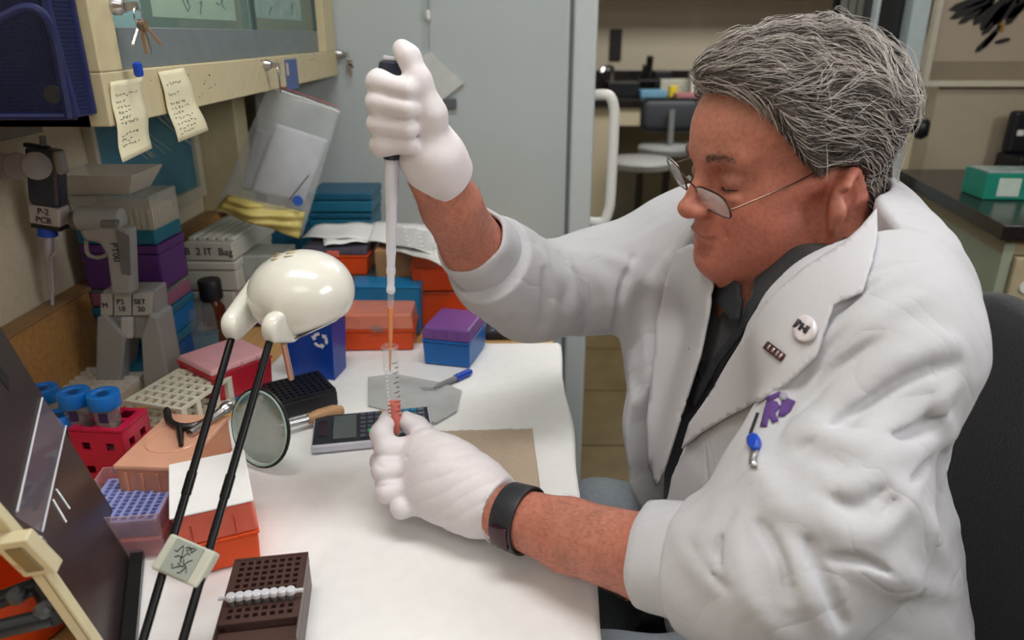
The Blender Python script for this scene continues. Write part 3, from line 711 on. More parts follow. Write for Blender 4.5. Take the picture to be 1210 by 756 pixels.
# bottle
q = onz(258, 402, Z0); t = thing('reagent_bottle', 'small brown glass bottle with black screw cap behind the lamp head', 'bottle', q)
G().lathe([(0, 0), (0, .018), (.002, .0195), (.062, .0195), (.072, .014), (.080, .012)], (0, 0, 0), n=28).out('glass_body', mat('amber_glass', (110, 50, 20), .08, trans=.5), t, True)
G().lathe([(.078, .0185), (.08, .019), (.110, .019), (.112, .0175), (.112, 0)], n=28).out('cap', M_black, t, True)
F_ = fr2((283, 385), (345, 385), .09); tipbox('purple_tip_box', 'purple box under the milky clear box behind the lamp', F_, Z0, .062, .0, M_purple2, None)
tipbox('milky_box', 'milky clear box standing on the purple box left of the lamp head', F_, Z0+.067, .02, .045, mat('milky_plastic', (190, 196, 190), .3, trans=.3), mat('milky_plastic', (190, 196, 190), .3, trans=.3))
F_ = fr2((208, 422), (262, 412), .07); tipbox('clear_tip_box', 'small clear blue lidded box beside the blue box stack', F_, Z0, .03, .045, mat('blue_grey_clear', (120, 160, 184), .2, trans=.4), M_clearp)
# recycling bin
F_ = fr2((347, 446), (397, 450), .055); t = thing('recycling_bin', 'tiny blue desk bin with white recycling symbol', 'bin', (F_[0].x-.004, F_[0].y, Z0), F_[3]); w_, dd = F_[1]+.012, max(F_[2], .04)
M_bin = mat('recycling_blue', (8, 66, 168), .35, var=.04)
bb = bmesh.new(); A_ = []
for z_, s_ in ((0, .86), (.104, 1.0)):
    A_.append([bb.verts.new((dx*w_/2*s_, dy*dd/2*s_, z_)) for dx, dy in ((-1, -1), (1, -1), (1, 1), (-1, 1))])
bb.faces.new(A_[0][::-1]); [bb.faces.new((A_[0][i], A_[0][(i+1) % 4], A_[1][(i+1) % 4], A_[1][i])) for i in range(4)]
g = G().add(bb); o = g.out('bin_body', M_bin, t); m_ = o.modifiers.new('s', 'SOLIDIFY'); m_.thickness = .0025
g = G()
for x0_, x1_, y0_, y1_ in ((-w_/2-.003, w_/2+.003, -dd/2-.003, -dd/2+.001), (-w_/2-.003, w_/2+.003, dd/2-.001, dd/2+.003), (-w_/2-.003, -w_/2+.001, -dd/2, dd/2), (w_/2-.001, w_/2+.003, -dd/2, dd/2)): g.box((x0_, y0_, .098), (x1_, y1_, .105))
g.out('bin_rim', M_bin, t)
M_wp = mat('white_print_solid', (232, 236, 240), .5)
for k in range(3):   # three chasing arrows
    a0 = math.radians(90+120*k); g = G(); pts = []
    def pp(a, r): return V((w_*.26+r*math.cos(a), -dd/2-.0010+.0, .070+r*math.sin(a)))
    for s_, w2 in ((0, .0022), (.5, .0022), (1, .0022)): pass
    ring = [(a0+math.radians(d_), 1) for d_ in (0, 18, 36, 54, 68)]
    out_ = [pp(a, .0125) for a, _ in ring]; in_ = [pp(a, .0080) for a, _ in ring]
    bb = bmesh.new(); lo_ = [bb.verts.new(p) for p in out_]; hi_ = [bb.verts.new(p) for p in in_]
    for i in range(4): bb.faces.new((lo_[i], lo_[i+1], hi_[i+1], hi_[i]))
    tp_ = [bb.verts.new(pp(a0+math.radians(66), .0150)), bb.verts.new(pp(a0+math.radians(98), .0105)), bb.verts.new(pp(a0+math.radians(66), .0058))]; bb.faces.new(tp_)
    g.add(bb); o = g.out('recycling_arrow', M_wp, t); m_ = o.modifiers.new('s', 'SOLIDIFY'); m_.thickness = .0006; o.rotation_euler = (math.radians(3), 0, 0); o.location = (0, .0012, 0)
# remote at the end
F_ = frame3((580, 402), (613, 402), (607, 388), Z0-.0035); t = thing('remote_control', 'small black keypad lying on the wood behind the raised sleeve', 'remote', (F_[0].x, F_[0].y, .7588), F_[3])
G().cbox((0, 0, .007), (F_[1]+.02, F_[2], .014), .003).out('body', M_black, t)
for i in range(5):
    for j in range(3): G().cbox((-.022+i*.011, -.016+j*.014, .0148), (.008, .009, .002), .0008).out('key', mat('grey_key', (86, 104, 122), .5), t)
# pen
a, b = onz(520, 455, Z0+.005), onz(562, 436, Z0+.005); ax = (b-a).normalized()
t = thing('pen', 'grey ballpoint pen with blue cap lying beside the purple lidded box', 'pen', a)
G().lathe([(-.012, .0015), (-.006, .0032), (0, .0045), (.034, .0045)], (0, 0, 0), ax, 12).out('barrel', mat('grey_pen', (130, 134, 136), .4), t, True)
G().lathe([(.032, .0056), (.060, .0054), (.066, .0042), (.068, 0)], (0, 0, 0), ax, 12).out('cap', M_blueplastic, t, True)
G().tube([ax*.034+V((0, 0, .006)), ax*.062+V((0, 0, .006))], .0012, 6).out('clip', M_blueplastic, t)
# clear plastic packet
pk = [onz(u, v_, Z0+.001) for u, v_ in ((435, 447), (466, 443), (525, 454), (546, 463), (540, 486), (514, 501), (435, 480))]; c = sum(pk, V((0, 0, 0)))/7
t = thing('plastic_packet', 'flat translucent grey plastic packet lying behind the sample tube', 'packet', (c.x, c.y, Z0))
G().prism([(p-c).to_2d() for p in pk], .0005, .004, bev=.001).out('film', mat('grey_film', (196, 199, 200), .22, alpha=.7), t)
g = G(); c2 = onz(509, 461, Z0)-c
for k in range(3): g.cbox((c2.x, c2.y-k*.004, .0042), (.034-k*.006, .0014, .0005))
g.out('printed_line', mat('grey_print', (120, 122, 126), .6), t)
# brown paper towel
def towel():
    P = [onz(u, v_, Z0) for u, v_ in ((505, 590), (642, 605), (629, 508), (515, 511))]; c = sum(P, V((0, 0, 0)))/4; nu, nv = 40, 30; VV = []; FF = []
    for j in range(nv+1):
        for i in range(nu+1):
            s_, t_ = i/nu, j/nv; q = P[0].lerp(P[1], s_).lerp(P[3].lerp(P[2], s_), t_)-c
            q.z = .0016+.0013*math.exp(-((s_-.72-.03*t_)/.03)**2)+.0006*abs(math.sin(s_*9+t_*5))+.0008*(t_ > .97)*math.sin(s_*30)**2; VV.append(q)
    for j in range(nv):
        for i in range(nu): a = j*(nu+1)+i; FF.append((a, a+1, a+nu+2, a+nu+1))
    me = bpy.data.meshes.new('paper_towel'); me.from_pydata(VV, [], FF); me.shade_smooth(); o = link('paper_towel', me, mat('brown_towel', (190, 172, 152), .9, bump=.25, scale=240, var=.05)); o.location = (c.x, c.y, Z0)
    m_ = o.modifiers.new('s', 'SOLIDIFY'); m_.thickness = .0008; tag(o, 'folded brown paper towel lying flat behind the lower gloved hand', 'paper towel')
towel()
# calculator
A, B = onz(368, 537, Z0), onz(440, 530, Z0); e = (B-A).normalized(); yaw = math.atan2(e.y, e.x); D_ = onz(357, 510, Z0)-A; dp = .079
n = V((-e.y, e.x, 0)); cc_ = A+e*.078+n*dp/2
t = thing('calculator', 'black and grey scientific calculator lying flat, half hidden by the lower glove', 'calculator', (cc_.x, cc_.y, Z0), yaw)
G().cbox((0, 0, .006), (.156, dp, .012), .003).out('case', mat('calculator_white', (206, 208, 220), .4), t)
G().cbox((0, 0, .0128), (.152, dp-.004, .0016), .001).out('face', mat('calculator_face', (34, 38, 46), .35), t)
G().cbox((-.036, 0, .0142), (.030, .062, .0014), .0008).out('display', mat('lcd_grey', (84, 92, 92), .15), t)
G().cbox((-.064, 0, .0142), (.012, .04, .001), .0005).out('solar_panel', mat('solar_dark', (44, 30, 36), .15), t)
for i in range(9):
    for j in range(6):
        if i < 3: w_, m_ = .0075, mat('dark_key', (70, 76, 90), .4)
        else: w_, m_ = .0085, mat('grey_blue_key', (98, 108, 122), .4)
        if (i, j) == (1, 1): m_ = mat('green_key', (40, 170, 110), .4)
        if (i, j) in ((3, 5), (4, 5)): m_ = mat('orange_key', (216, 160, 70), .4)
        if (i, j) in ((6, 5), (5, 5), (7, 5)): m_ = mat('blue_green_key', (30, 120, 160), .4)
        G().cbox((-.0125+i*.0098, -.029+j*.0116, .0146), (w_, .0078, .0024), .0007).out('key', m_, t)
# brown 96 hole rack with a strip of tubes
F_ = frame3((249, 762), (350, 750), (336, 655), Z0+.040); c, w_, dd, yaw = F_
t = thing('tube_rack', 'dark brown 96 hole tube rack nearest the camera with white tubes', 'rack', (c.x, c.y, Z0), yaw); M_br = mat('brown_rack', (74, 52, 48), .4, var=.06)
def holed_plate(w, d, nx, ny, r, z0, z1, mx=.004, cx=0, cy=0, square=True):
    g = G(); xs = [-w/2]; ys = [-d/2]
    px_, py_ = (w-2*mx)/nx, (d-2*mx)/ny
    for i in range(nx): c_ = -w/2+mx+(i+.5)*px_; xs += [c_-r, c_+r]
    for j in range(ny): c_ = -d/2+mx+(j+.5)*py_; ys += [c_-r, c_+r]
    xs.append(w/2); ys.append(d/2)
    for j in range(0, len(ys)-1):
        if j % 2 == 0: g.box((cx-w/2, cy+ys[j], z0), (cx+w/2, cy+ys[j+1], z1))
        else:
            for i in range(0, len(xs)-1, 2): g.box((cx+xs[i], cy+ys[j], z0), (cx+xs[i+1], cy+ys[j+1], z1))
    return g
dh = dd*.80
o = holed_plate(w_*.97, dh, 8, 10, .0022, .036, .040, .004, 0, (dd-dh)/2).out('top_plate', M_br, t); o['kind'] = 'stuff'
G().box((-w_*.5, -dd/2, 0), (w_*.5, dd/2, .0285), .002).out('body', M_br, t)
g = G().box((-w_*.5, -dd/2, .0285), (-w_*.485, dd/2, .0405)).box((w_*.485, -dd/2, .0285), (w_*.5, dd/2, .0405)).box((-w_*.485, dd/2-.003, .0285), (w_*.485, dd/2, .0405)); o = g.out('side_wall', M_br, t)
G().box((-w_*.485, -dd/2, .0285), (w_*.485, -dd/2+dd*.17, .0345), .001).out('front_ledge', M_br, t)
yy = (dd-dh)/2-dh/2+.004+(dh-.008)/10*2.5
st_ = thing('tube_strip', 'strip of eight small clear tubes with caps set in the brown rack', 'tubes', t.matrix_basis@V((0, yy, .0405)), yaw)
for i in range(8):
    x = -w_*.97/2+.004+(w_*.97-.008)/8*(i+.5)
    tu = G().lathe([(-.008, 0), (-.008, .0018), (0, .0021), (.006, .0034), (.0062, 0)], (x, 0, 0), (0, 0, 1), 12).out('tube', M_clear if 'M_clear' in globals() else M_clearp, st_, True)
    G().lathe([(.006, .0042), (.0095, .0042), (.0105, .0034), (.0105, 0)], (x, 0, 0), (0, 0, 1), 12).out('cap', mat('milky_cap', (206, 206, 214), .3), tu)
G().box((-w_*.53, -.0012, .006), (w_*.53, .0012, .0085)).out('strip_band', mat('milky_cap', (206, 206, 214), .3), st_)
# orange box with white lid
F_ = frame3((213, 682), (311, 657), (302, 600), Z0); F_ = (F_[0], F_[1], .105, F_[3])
t = tipbox('tip_box', 'orange tip box with pink clear lid and white card on top, beside the lamp rods', F_, Z0, .034, .036, M_orange, mat('pink_lid', (250, 130, 110), .12, trans=.35, ior=1.2))
G().cbox((0, 0, .0722), (F_[1]*.97, F_[2]*.97, .0022), .0008).out('white_card', M_paper, t)
# blue lattice tip rack
ZL = Z0+.052; F_ = frame3((98, 614), (166, 609), (184, 548), ZL); c, w_, dd, yaw = F_; w_ = .088
t = thing('tip_rack', 'open clear box holding a blue lattice tip rack beside the dark shield', 'rack', (c.x, c.y, Z0), yaw)
M_peri = mat('periwinkle', (104, 114, 196), .4)
o = holed_plate(w_*.86, dd*.86, 8, 12, .0026, .038, .041, .003).out('lattice_plate', mat('pale_periwinkle', (150, 158, 214), .4), t); o['kind'] = 'stuff'
G().taper((0, 0, .022), (w_*.84, dd*.84), (0, 0, .037), (w_*.86, dd*.86)).out('rack_body', M_peri, t)
M_cl2 = mat('clear_pink_wall', (226, 190, 196), .1, alpha=.35)
for a_ in ((-w_/2, -w_/2+.0016, -dd/2, dd/2), (w_/2-.0016, w_/2, -dd/2, dd/2), (-w_/2, w_/2, -dd/2, -dd/2+.0016), (-w_/2, w_/2, dd/2-.0016, dd/2)): G().box((a_[0], a_[2], .0), (a_[1], a_[3], .052)).out('clear_wall', M_cl2, t)
G().taper((0, 0, 0), (w_*.9, dd*.9), (0, 0, .020), (w_*.92, dd*.92), .002).out('base', mat('pink_red_base', (226, 96, 84), .35, trans=.2), t)
c = onz(196, 600, Z0); t = thing('orange_box', 'low orange box under the front of the peach container', 'box', (c.x, c.y+.014, Z0), math.radians(4)); G().cbox((0, 0, .0125), (.05, .026, .025), .002).out('body', M_orange, t)
# clear container with orange tint
F_ = frame3((136, 548), (215, 551), (265, 491), Z0+.073); c, w_, dd, yaw = F_
t = thing('clear_container', 'shallow peach tinted clear container under the binder clip', 'container', (c.x, c.y, Z0+.0265), yaw)
M_peach = mat('peach_clear', (244, 176, 140), .12, alpha=.62); M_peach2 = mat('peach_lid', (246, 190, 160), .1, alpha=.6, coat=.5)
for a_ in ((-w_/2, -w_/2+.002, -dd/2, dd/2), (w_/2-.002, w_/2, -dd/2, dd/2), (-w_/2, w_/2, -dd/2, -dd/2+.002), (-w_/2, w_/2, dd/2-.002, dd/2)): G().box((a_[0], a_[2], 0), (a_[1], a_[3], .040)).out('side', M_peach, t)
G().box((-w_/2, -dd/2, 0), (w_/2, dd/2, .0025)).out('bottom', M_orange, t)
l = G().box((-w_/2-.002, -dd/2-.002, .0405), (w_/2+.002, dd/2+.002, .046), .0015).out('lid', M_peach2, t)
G().tube([(.03*math.cos(a), .03*math.sin(a), .0466) for a in np.linspace(0, 6.283, 33)[:-1]], .0010, 6, closed=True).out('lid_ring', M_peach2, l, True)
for k in range(4): G().cbox((-w_*.36+k*w_*.24, -dd/2-.0022, .02), (.002, .0014, .034)).out('side_rib', M_peach, t)
G().cbox((w_*.30, 0, .018), (.012, dd*.8, .030), .002).out('orange_insert', M_orange, t)
ctz = Z0+.0735
t = tag(G().cbox((0, 0, 0), (w_*.7, dd*.55, .0255), .002).out('flat_carton', mat('kraft_carton', (176, 128, 80), .7)), 'flat kraft carton under the rear of the peach container', 'carton'); t.location = (c.x, c.y+.012, Z0+.013); t.rotation_euler = (0, 0, yaw)
# metal binder clip lying on it
q = onz(222, 508, ctz+.004); t = thing('metal_clamp', 'dark metal forked clamp with shiny shaft lying on the peach container', 'clamp', q)
w2 = lambda u, v_, h=.0: onz(u, v_, ctz+.004+h)-q
G().tube(smoothpath([w2(197, 482, .008), w2(200, 497), w2(213, 504), w2(232, 503), w2(246, 496)], 4), [.0025]+[.0045]*15+[.003], 8).out('fork', M_darksteel, t, True)
G().tube([w2(212, 505), w2(214, 526, -.002)], [.0045, .0025], 8).out('prong', M_darksteel, t, True)
G().tube([w2(224, 512), w2(245, 498), w2(268, 481, .006)], [.005, .005, .006], 10).out('shaft', M_steel, t, True)
G().lathe([(0, .006), (.004, .0072), (.010, .0072), (.014, .005)], w2(262, 485, .005), w2(268, 481, .006)-w2(262, 485, .005), 14).out('knob', M_steel, t, True)
# magnifying glass
c = onz(309, 556, Z0); nrm = V((-.45, -.86, .25)).normalized(); Cc = c+V((0, .015, .051)); t = thing('magnifying_glass', 'round magnifying glass with tan wooden handle standing behind the lamp rods', 'magnifier', c)
up = (V((0, 0, 1))-nrm*nrm.z).normalized(); sd = up.cross(nrm)
rg = [(up*math.cos(a)*.048+sd*math.sin(a)*.046) for a in np.linspace(0, 6.283, 41)[:-1]]
G().tube([Cc-c+p for p in rg], .0022, 8, closed=True).out('rim', M_black, t, True)
G().tube([Cc-c+p*.95-nrm*-.002 for p in rg], .0016, 6, closed=True).out('inner_ring', mat('pale_green_rim', (170, 200, 190), .2), t, True)
G().lathe([(-.0016, .044), (-.0030, .030), (-.0034, 0)], Cc-c, nrm, 36).out('lens', mat('greenish_lens', (150, 176, 168), .05, alpha=.55, coat=1), t, True)
h0 = Cc-c-sd*-.048; hs = onz(346, 500, Z0+.012)-c; he = onz(405, 484, Z0+.010)-c
h1 = hs.lerp(he, .30)
G().tube(smoothpath([hs-(he-hs)*.25, hs, h1]), .0055, 10).out('ferrule', M_steel, t, True)
G().tube([h1, h1.lerp(he, .3), h1.lerp(he, .75), he], [.007, .010, .0105, .006], 12).out('handle', mat('tan_handle_wood', (182, 142, 102), .4, var=.12, scale=20, stretch=(1, 8, 8)), t, True)
# black tube block
F_ = frame3((330, 497), (400, 478), (379, 455), Z0); c, w_, dd, yaw = F_; t = thing('tube_block', 'black rack block with rows of small wells behind the magnifying glass', 'rack', (c.x, c.y, Z0), yaw)
G().cbox((0, 0, .011), (w_, dd, .022), .002).out('body', M_black, t); o = holed_plate(w_*.97, dd*.97, 9, 7, .0026, .022, .026, .003).out('well_plate', M_black, t); o['kind'] = 'stuff'
# red tip box
F_ = frame3((256, 487), (327, 458), (292, 436), Z0)
t = tipbox('tip_box', 'red tip box with pale pink lid and blue foot behind the lamp rods', F_, Z0+.008, .042, .012, M_red, mat('pale_pink_lid', (214, 160, 168), .3))
G().cbox((0, 0, -.004), (F_[1]*.97, F_[2]*.97, .008)).out('foot', mat('box_blue2', (40, 120, 176), .4), t)
# white grid rack
F_ = frame3((146, 473), (214, 484), (250, 441), Z0+.045); c, w_, dd, yaw = F_
t = thing('grid_rack', 'white plastic open grid tube rack at the left of the red tip box', 'rack', (c.x, c.y, Z0), yaw); M_gr = mat('ivory_plastic', (214, 212, 196), .4)
o = holed_plate(w_, dd, 6, 6, .0052, .041, .045, .003).out('top_grid', M_gr, t); o['kind'] = 'stuff'
o = holed_plate(w_, dd, 6, 6, .0048, .010, .013, .003).out('lower_grid', M_gr, t); o['kind'] = 'stuff'
for dx in (-1, 1):
    for dy in (-1, 1): G().cbox((dx*(w_/2-.005), dy*(dd/2-.005), .0205), (.01, .01, .041), .001).out('leg', M_gr, t)
for dy in (-.18, .18): G().cbox((w_/2-.0025, dy*dd, .027), (.004, .008, .028)).out('side_strut', M_gr, t)
# blue base below it
F_ = fr2((128, 455), (190, 452), .06); tipbox('teal_tip_box', 'teal box low behind the white grid rack, mostly hidden', F_, Z0, .03, 0, M_teal, None)
# white foam rack
F_ = frame3((40, 466), (128, 470), (139, 434), Z0+.02); c, w_, dd, yaw = F_; c = V((max(c.x, -.6), c.y, 0)); t = thing('foam_rack', 'flat white foam rack with rows of square dimples by the wooden backsplash', 'rack', (-.615, c.y, Z0), 0)
o = holed_plate(.115, dd, 9, 6, .0045, .014, .020, .003).out('dimpled_top', mat('white_foam', (216, 210, 200), .8), t); o['kind'] = 'stuff'
G().cbox((0, 0, .007), (.115, dd, .014), .001).out('slab', mat('white_foam', (216, 210, 200), .8), t)
# magenta rack and green rack
def cuberack(label, c, w_, dd, h, yaw, m, nx_, ny_):
    t = thing('cube_rack', label, 'rack', (c.x, c.y, Z0), yaw, None); g = holed_plate(w_, dd, nx_, ny_, .009, h-.003, h, .004); o = g.out('top', m, t); o['kind'] = 'stuff'
    for sx in (-1, 1):
        g = holed_plate(dd-.004, h-.006, ny_, 2, .0052, -.0013, .0013, .003); g.xf(Matrix.Translation((sx*(w_/2-.0015), 0, h/2-.001))@Matrix.Rotation(math.pi/2, 4, 'Z')@Matrix.Rotation(math.pi/2, 4, 'X')); g.out('side', m, t)
    for sy in (-1, 1):
        g = holed_plate(w_, h-.006, nx_, 2, .0052, -.0013, .0013, .003); g.xf(Matrix.Translation((0, sy*(dd/2-.0015), h/2-.001))@Matrix.Rotation(math.pi/2, 4, 'X')); g.out('side', m, t)
    G().cbox((0, 0, .0015), (w_-.006, dd-.006, .003)).out('base', m, t); return t
M_mag = mat('magenta_plastic', (196, 22, 70), .35); M_grn = mat('green_plastic', (20, 160, 74), .35)
F_ = frame3((80, 506), (143, 509), (160, 482), Z0+.075); mr = cuberack('magenta cube tube rack holding the two nearest blue capped tubes', F_[0], F_[1], max(F_[2], .055), .075, F_[3], M_mag, 2, 2)
pc = onz(75, 520, Z0+.045); grk = cuberack('green cube tube rack half hidden by the dark shield', V((onz(72, 512, Z0+.045).x, onz(90, 512, Z0+.045).y-.004, 0)), .070, .046, .045, .05, M_grn, 2, 1)
def captube(u, v_, zc, label, dark=True, bot=None):
    q = onz(u, v_, zc); bot = bot or (zc-.085); t = thing('capped_tube', label, 'tube', (q.x, q.y, zc-.016)); 
    G().lathe([(bot-zc+.016, 0), (bot-zc+.018, .004), (bot-zc+.032, .0135), (0, .0140), (0, .0128), (bot-zc+.034, .0122)], n=24, cap=False).out('tube_wall', M_clearp, t, True)
    G().lathe([(-.001, .0172), (.0, .0178), (.0150, .0178), (.0165, .0168), (.0165, .012), (.0145, .010), (.0145, 0)], n=30).out('cap', mat('cap_blue', (10, 118, 214), .4), t, True)
    G().lathe([(.0146, .006), (.0152, .0065), (.0156, .0045), (.0156, 0)], n=14).out('cap_button', mat('cap_blue_dark', (20, 70, 130), .4), t, True)
    if dark: G().cbox((.003, -.0136, -.010), (.010, .0012, .012)).out('ink_mark', mat('purple_ink', (50, 40, 90), .5), t)
captube(86, 462, Z0+.112, 'blue capped clear tube at the left of the magenta rack'); captube(121, 464, Z0+.112, 'blue capped clear tube at the right of the magenta rack')
captube(49, 458, Z0+.095, 'blue capped tube farthest left, partly behind the dark shield edge', bot=Z0+.001); captube(66, 490, Z0+.085, 'blue capped tube low behind the dark shield above the green rack', bot=Z0+.001)
# tip box stack by the wall
y = 1.07; vtab = vt(y)
zt_ = lambda v_: ony(170, v_, y).z
xa, xb = -.652, -.532
def lay(name, label, v0, v1, m, ml=None, split=None, w_=.12, dd=.085, z0=None):
    za = z0 or zt_(v0)+.0006; zb_ = zt_(v1); h = zb_-za; t = thing(name, label, 'box', ((xa+xb)/2, y+dd/2, za), math.radians(-2), 'tip boxes stacked by the wall')
    k = split or 1
    G().cbox((0, 0, h*k/2), (w_, dd, h*k-.0006), .003).out('base', m, t)
    if split: G().cbox((0, 0, h*(1+k)/2), (w_*1.03, dd*1.03, h*(1-k)-.0006), .003).out('lid', ml, t)
    return t
lay('tip_box', 'lowest deep blue tip box of the tall stack by the wall', 0, 398, mat('deep_blue_box', (14, 84, 158), .4), mat('lid_teal_clear', (40, 110, 140), .25), .72, z0=Z0)
lay('tip_box', 'bright blue tip box second from the bottom of the tall stack', 398, 364, mat('sky_blue_box', (16, 110, 182), .4), mat('lid_teal_clear', (40, 110, 140), .25), .7)
lay('tip_box', 'pinkish tip box below the purple one in the tall stack', 364, 343, mat('dull_pink', (150, 96, 124), .4), M_clearp, .8)
lay('tip_box', 'dark purple tip box in the middle of the tall stack', 343, 290, mat('deep_purple', (88, 46, 120), .4), mat('deep_purple', (88, 46, 120), .4), .8)
t = lay('tip_box', 'teal tip box with clear lid over rows of yellowish tips', 290, 272, mat('tip_teal', (20, 104, 128), .35)); zb_ = zt_(272)-t.location.z; h = zt_(233)-zt_(272)
M_dullclear = mat('dull_clear', (206, 204, 196), .12, alpha=.30)
for a_ in ((-.06, -.0585, -.042, .042), (.0585, .06, -.042, .042), (-.06, .06, -.042, -.0405), (-.06, .06, .0405, .042)): G().box((a_[0], a_[2], zb_), (a_[1], a_[3], zb_+h)).out('clear_side', M_dullclear, t)
G().box((-.06, -.042, zb_+h), (.06, .042, zb_+h+.0015)).out('lid_top', M_dullclear, t)
g = G()
for i in range(12):
    for j in range(8): g.cyl((-.051+i*.0093, -.034+j*.0097, zb_-.0), (-.051+i*.0093, -.034+j*.0097, zb_+h*.62), .0028, .0034, n=6)
o = g.out('tips', M_tip, t); o['kind'] = 'stuff'
zz = t.location.z+zb_+h+.002
t = thing('plastic_tray', 'empty translucent white tray lying on top of the tall tip box stack', 'tray', (-.612, y+.045, zz))
bb = bmesh.new(); A_ = [[bb.verts.new((dx*a_, dy*b_, z_)) for dx, dy in ((-1, -1), (1, -1), (1, 1), (-1, 1))] for z_, a_, b_ in ((0, .045, .035), (.030, .062, .05))]
bb.faces.new(A_[0][::-1]); [bb.faces.new((A_[0][i], A_[0][(i+1) % 4], A_[1][(i+1) % 4], A_[1][i])) for i in range(4)]
o = G().add(bb).out('tray_body', mat('translucent_white', (206, 200, 188), .3, alpha=.7), t); m_ = o.modifiers.new('s', 'SOLIDIFY'); m_.thickness = .0016
# grey pipette controller on its stand
ys = .985; zs = lambda v_: ony(160, v_, ys).z; X = lambda u, v_=380: ony(u, v_, ys).x
M_gy = mat('instrument_grey', (150, 152, 152), .45, var=.03); M_gyd = mat('instrument_dark_grey', (104, 106, 110), .45)
t = thing('pipette_stand', 'grey molded pipette stand in front of the tip box stack', 'stand', (X(158), ys+.02, Z0)); L0 = V(t.location)
def poly_y(pts, y0_, y1_, m, nm, par=t, bev=.003):
    bb = bmesh.new(); P_ = [ony(u, v_, ys) for u, v_ in pts]; a_ = [bb.verts.new((p.x-L0.x, y0_-L0.y, p.z-L0.z)) for p in P_]; b_ = [bb.verts.new((p.x-L0.x, y1_-L0.y, p.z-L0.z)) for p in P_]
    bb.faces.new(a_); bb.faces.new(b_[::-1]); n_ = len(a_)
    for i in range(n_): bb.faces.new((a_[i], b_[i], b_[(i+1) % n_], a_[(i+1) % n_]))
    bmesh.ops.recalc_face_normals(bb, faces=bb.faces[:])
    if bev: bmesh.ops.bevel(bb, geom=bb.edges[:], offset=bev, segments=2, profile=.5, affect='EDGES')
    return G().add(bb).out(nm, m, par)
vb = 378-FPX*((ys*ST+(Z0-CAM_Z)*CT)/(ys*CT-(Z0-CAM_Z)*ST))
poly_y([(112, vb), (114, 375), (124, 372), (148, 398), (142, vb)], ys, ys+.05, M_gy, 'stand_leg')
poly_y([(170, vb), (166, 398), (176, 372), (186, 375), (202, vb)], ys, ys+.05, M_gy, 'stand_leg')
poly_y([(116, 346), (178, 346), (184, 404), (114, 404)], ys+.012, ys+.052, M_gy, 'stand_body')
for u0, u1 in ((117, 131), (133, 153), (155, 177)): poly_y([(u0, 348), (u1, 348), (u1, 374), (u0, 374)], ys+.004, ys+.0118, mat('pale_panel', (170, 172, 172), .4), 'label_panel', bev=.001)
for u_, s_ in ((124, 'M'), (143, 'P2\n10'), (166, 'SET\n20')):
    p = ony(u_, 361, ys+.003)-L0; text('panel_text', s_, .011, p, (math.pi/2, 0, 0), M_ink, t)
poly_y([(140, 376), (155, 376), (155, 402), (140, 402)], ys+.004, ys+.0118, mat('pale_tube_grey', (186, 188, 190), .35), 'cradle', bev=.003)
t2 = thing('pipette_controller', 'grey pistol shaped pipette controller resting upright in the grey stand', 'pipette controller', (X(140, 300), ys+.02, zs(345))); L0 = V(t2.location)
hd = smoothpath([ony(93, 258, ys)-L0, ony(105, 258, ys)-L0, ony(128, 259, ys)-L0, ony(147, 259, ys)-L0])
G().tube(hd, [.011]+[.0165]*(len(hd)-3)+[.0150, .008], 14).out('head', M_gy, t2, True)
G().tube([ony(86, 260, ys)-L0, ony(96, 260, ys)-L0], [.012, .013], 12).out('nozzle', M_gyd, t2, True)
gp = smoothpath([ony(139, 262, ys)-L0, ony(141, 300, ys)-L0, ony(146, 343, ys)-L0])
poly_y([(127, 262), (158, 268), (161, 345), (136, 346), (131, 300), (122, 285), (104, 282), (98, 270)], ys-.012, ys+.012, M_gy, 'grip', t2, .005)
poly_y([(142, 268), (158, 276), (160, 322), (149, 320)], ys-.0135, ys-.0115, M_gyd, 'grip_inlay', t2, .0008)
poly_y([(126, 256), (146, 256), (146, 266), (126, 266)], ys-.018, ys-.004, M_gyd, 'trigger', t2, .003)
G().tube(smoothpath([ony(102, 283, ys)-L0, ony(104, 300, ys)-L0, ony(118, 304, ys)-L0, ony(131, 298, ys)-L0]), .003, 6).out('guard', M_gy, t2, True)
p = ony(136, 298, ys-.0125)-L0; text('grip_lettering', 'PT00', .013, p, (math.pi/2, math.pi/2, 0), M_ink, t2)
# wall rack and hanging pipettes
t = thing('wall_hook_rack', 'grey plastic rack of rounded hooks on the left wall under the cabinet', 'hook rack', (-.66, .98, 1.12)); L0 = V(t.location); ys = .98
M_hook = mat('grey_hook', (140, 138, 138), .35)
for k, (u0, u1) in enumerate(((-22, 22), (0, 42), (22, 64))):
    c_ = ony((u0+u1)/2, 196, ys-.03*k)-L0; g = G().lathe([(-.004, .014), (-.0025, .017), (.0025, .017), (.004, .014)], c_, (.75, -.6, .1), 24); g.out('hook', M_hook, t, True)
c_ = ony(72, 192, ys)-L0; G().cbox(c_, (.008, .02, .030), .003).out('hook', M_hook, t)
G().box((-.02, -.30, .01), (-.012, .10, .035), .002).out('rail', mat('rail_grey', (128, 124, 114), .5), t)
ys = .99; t = thing('hanging_pipette', 'dark blue and white pipette with blue band hanging on the left wall', 'pipette', ony(57, 235, ys), rot=(0, .16, 0)); L0 = V(t.location)
o0 = V((0, 0, 0)); zz = lambda v_: ony(58, v_, ys).z-L0.z
G().box((-.021, -.012, zz(242)), (.021, .014, zz(174)), .005).out('body', M_navy if 'M_navy' in globals() else mat('navy_plastic', (38, 44, 62), .3, coat=.3), t)
G().box((-.020, -.013, zz(264)), (.021, .013, zz(242)), .002).out('label_band', mat('label_grey', (176, 172, 172), .5), t)
G().box((-.019, -.012, zz(269)), (.020, .012, zz(264))).out('lower_band', M_black, t)
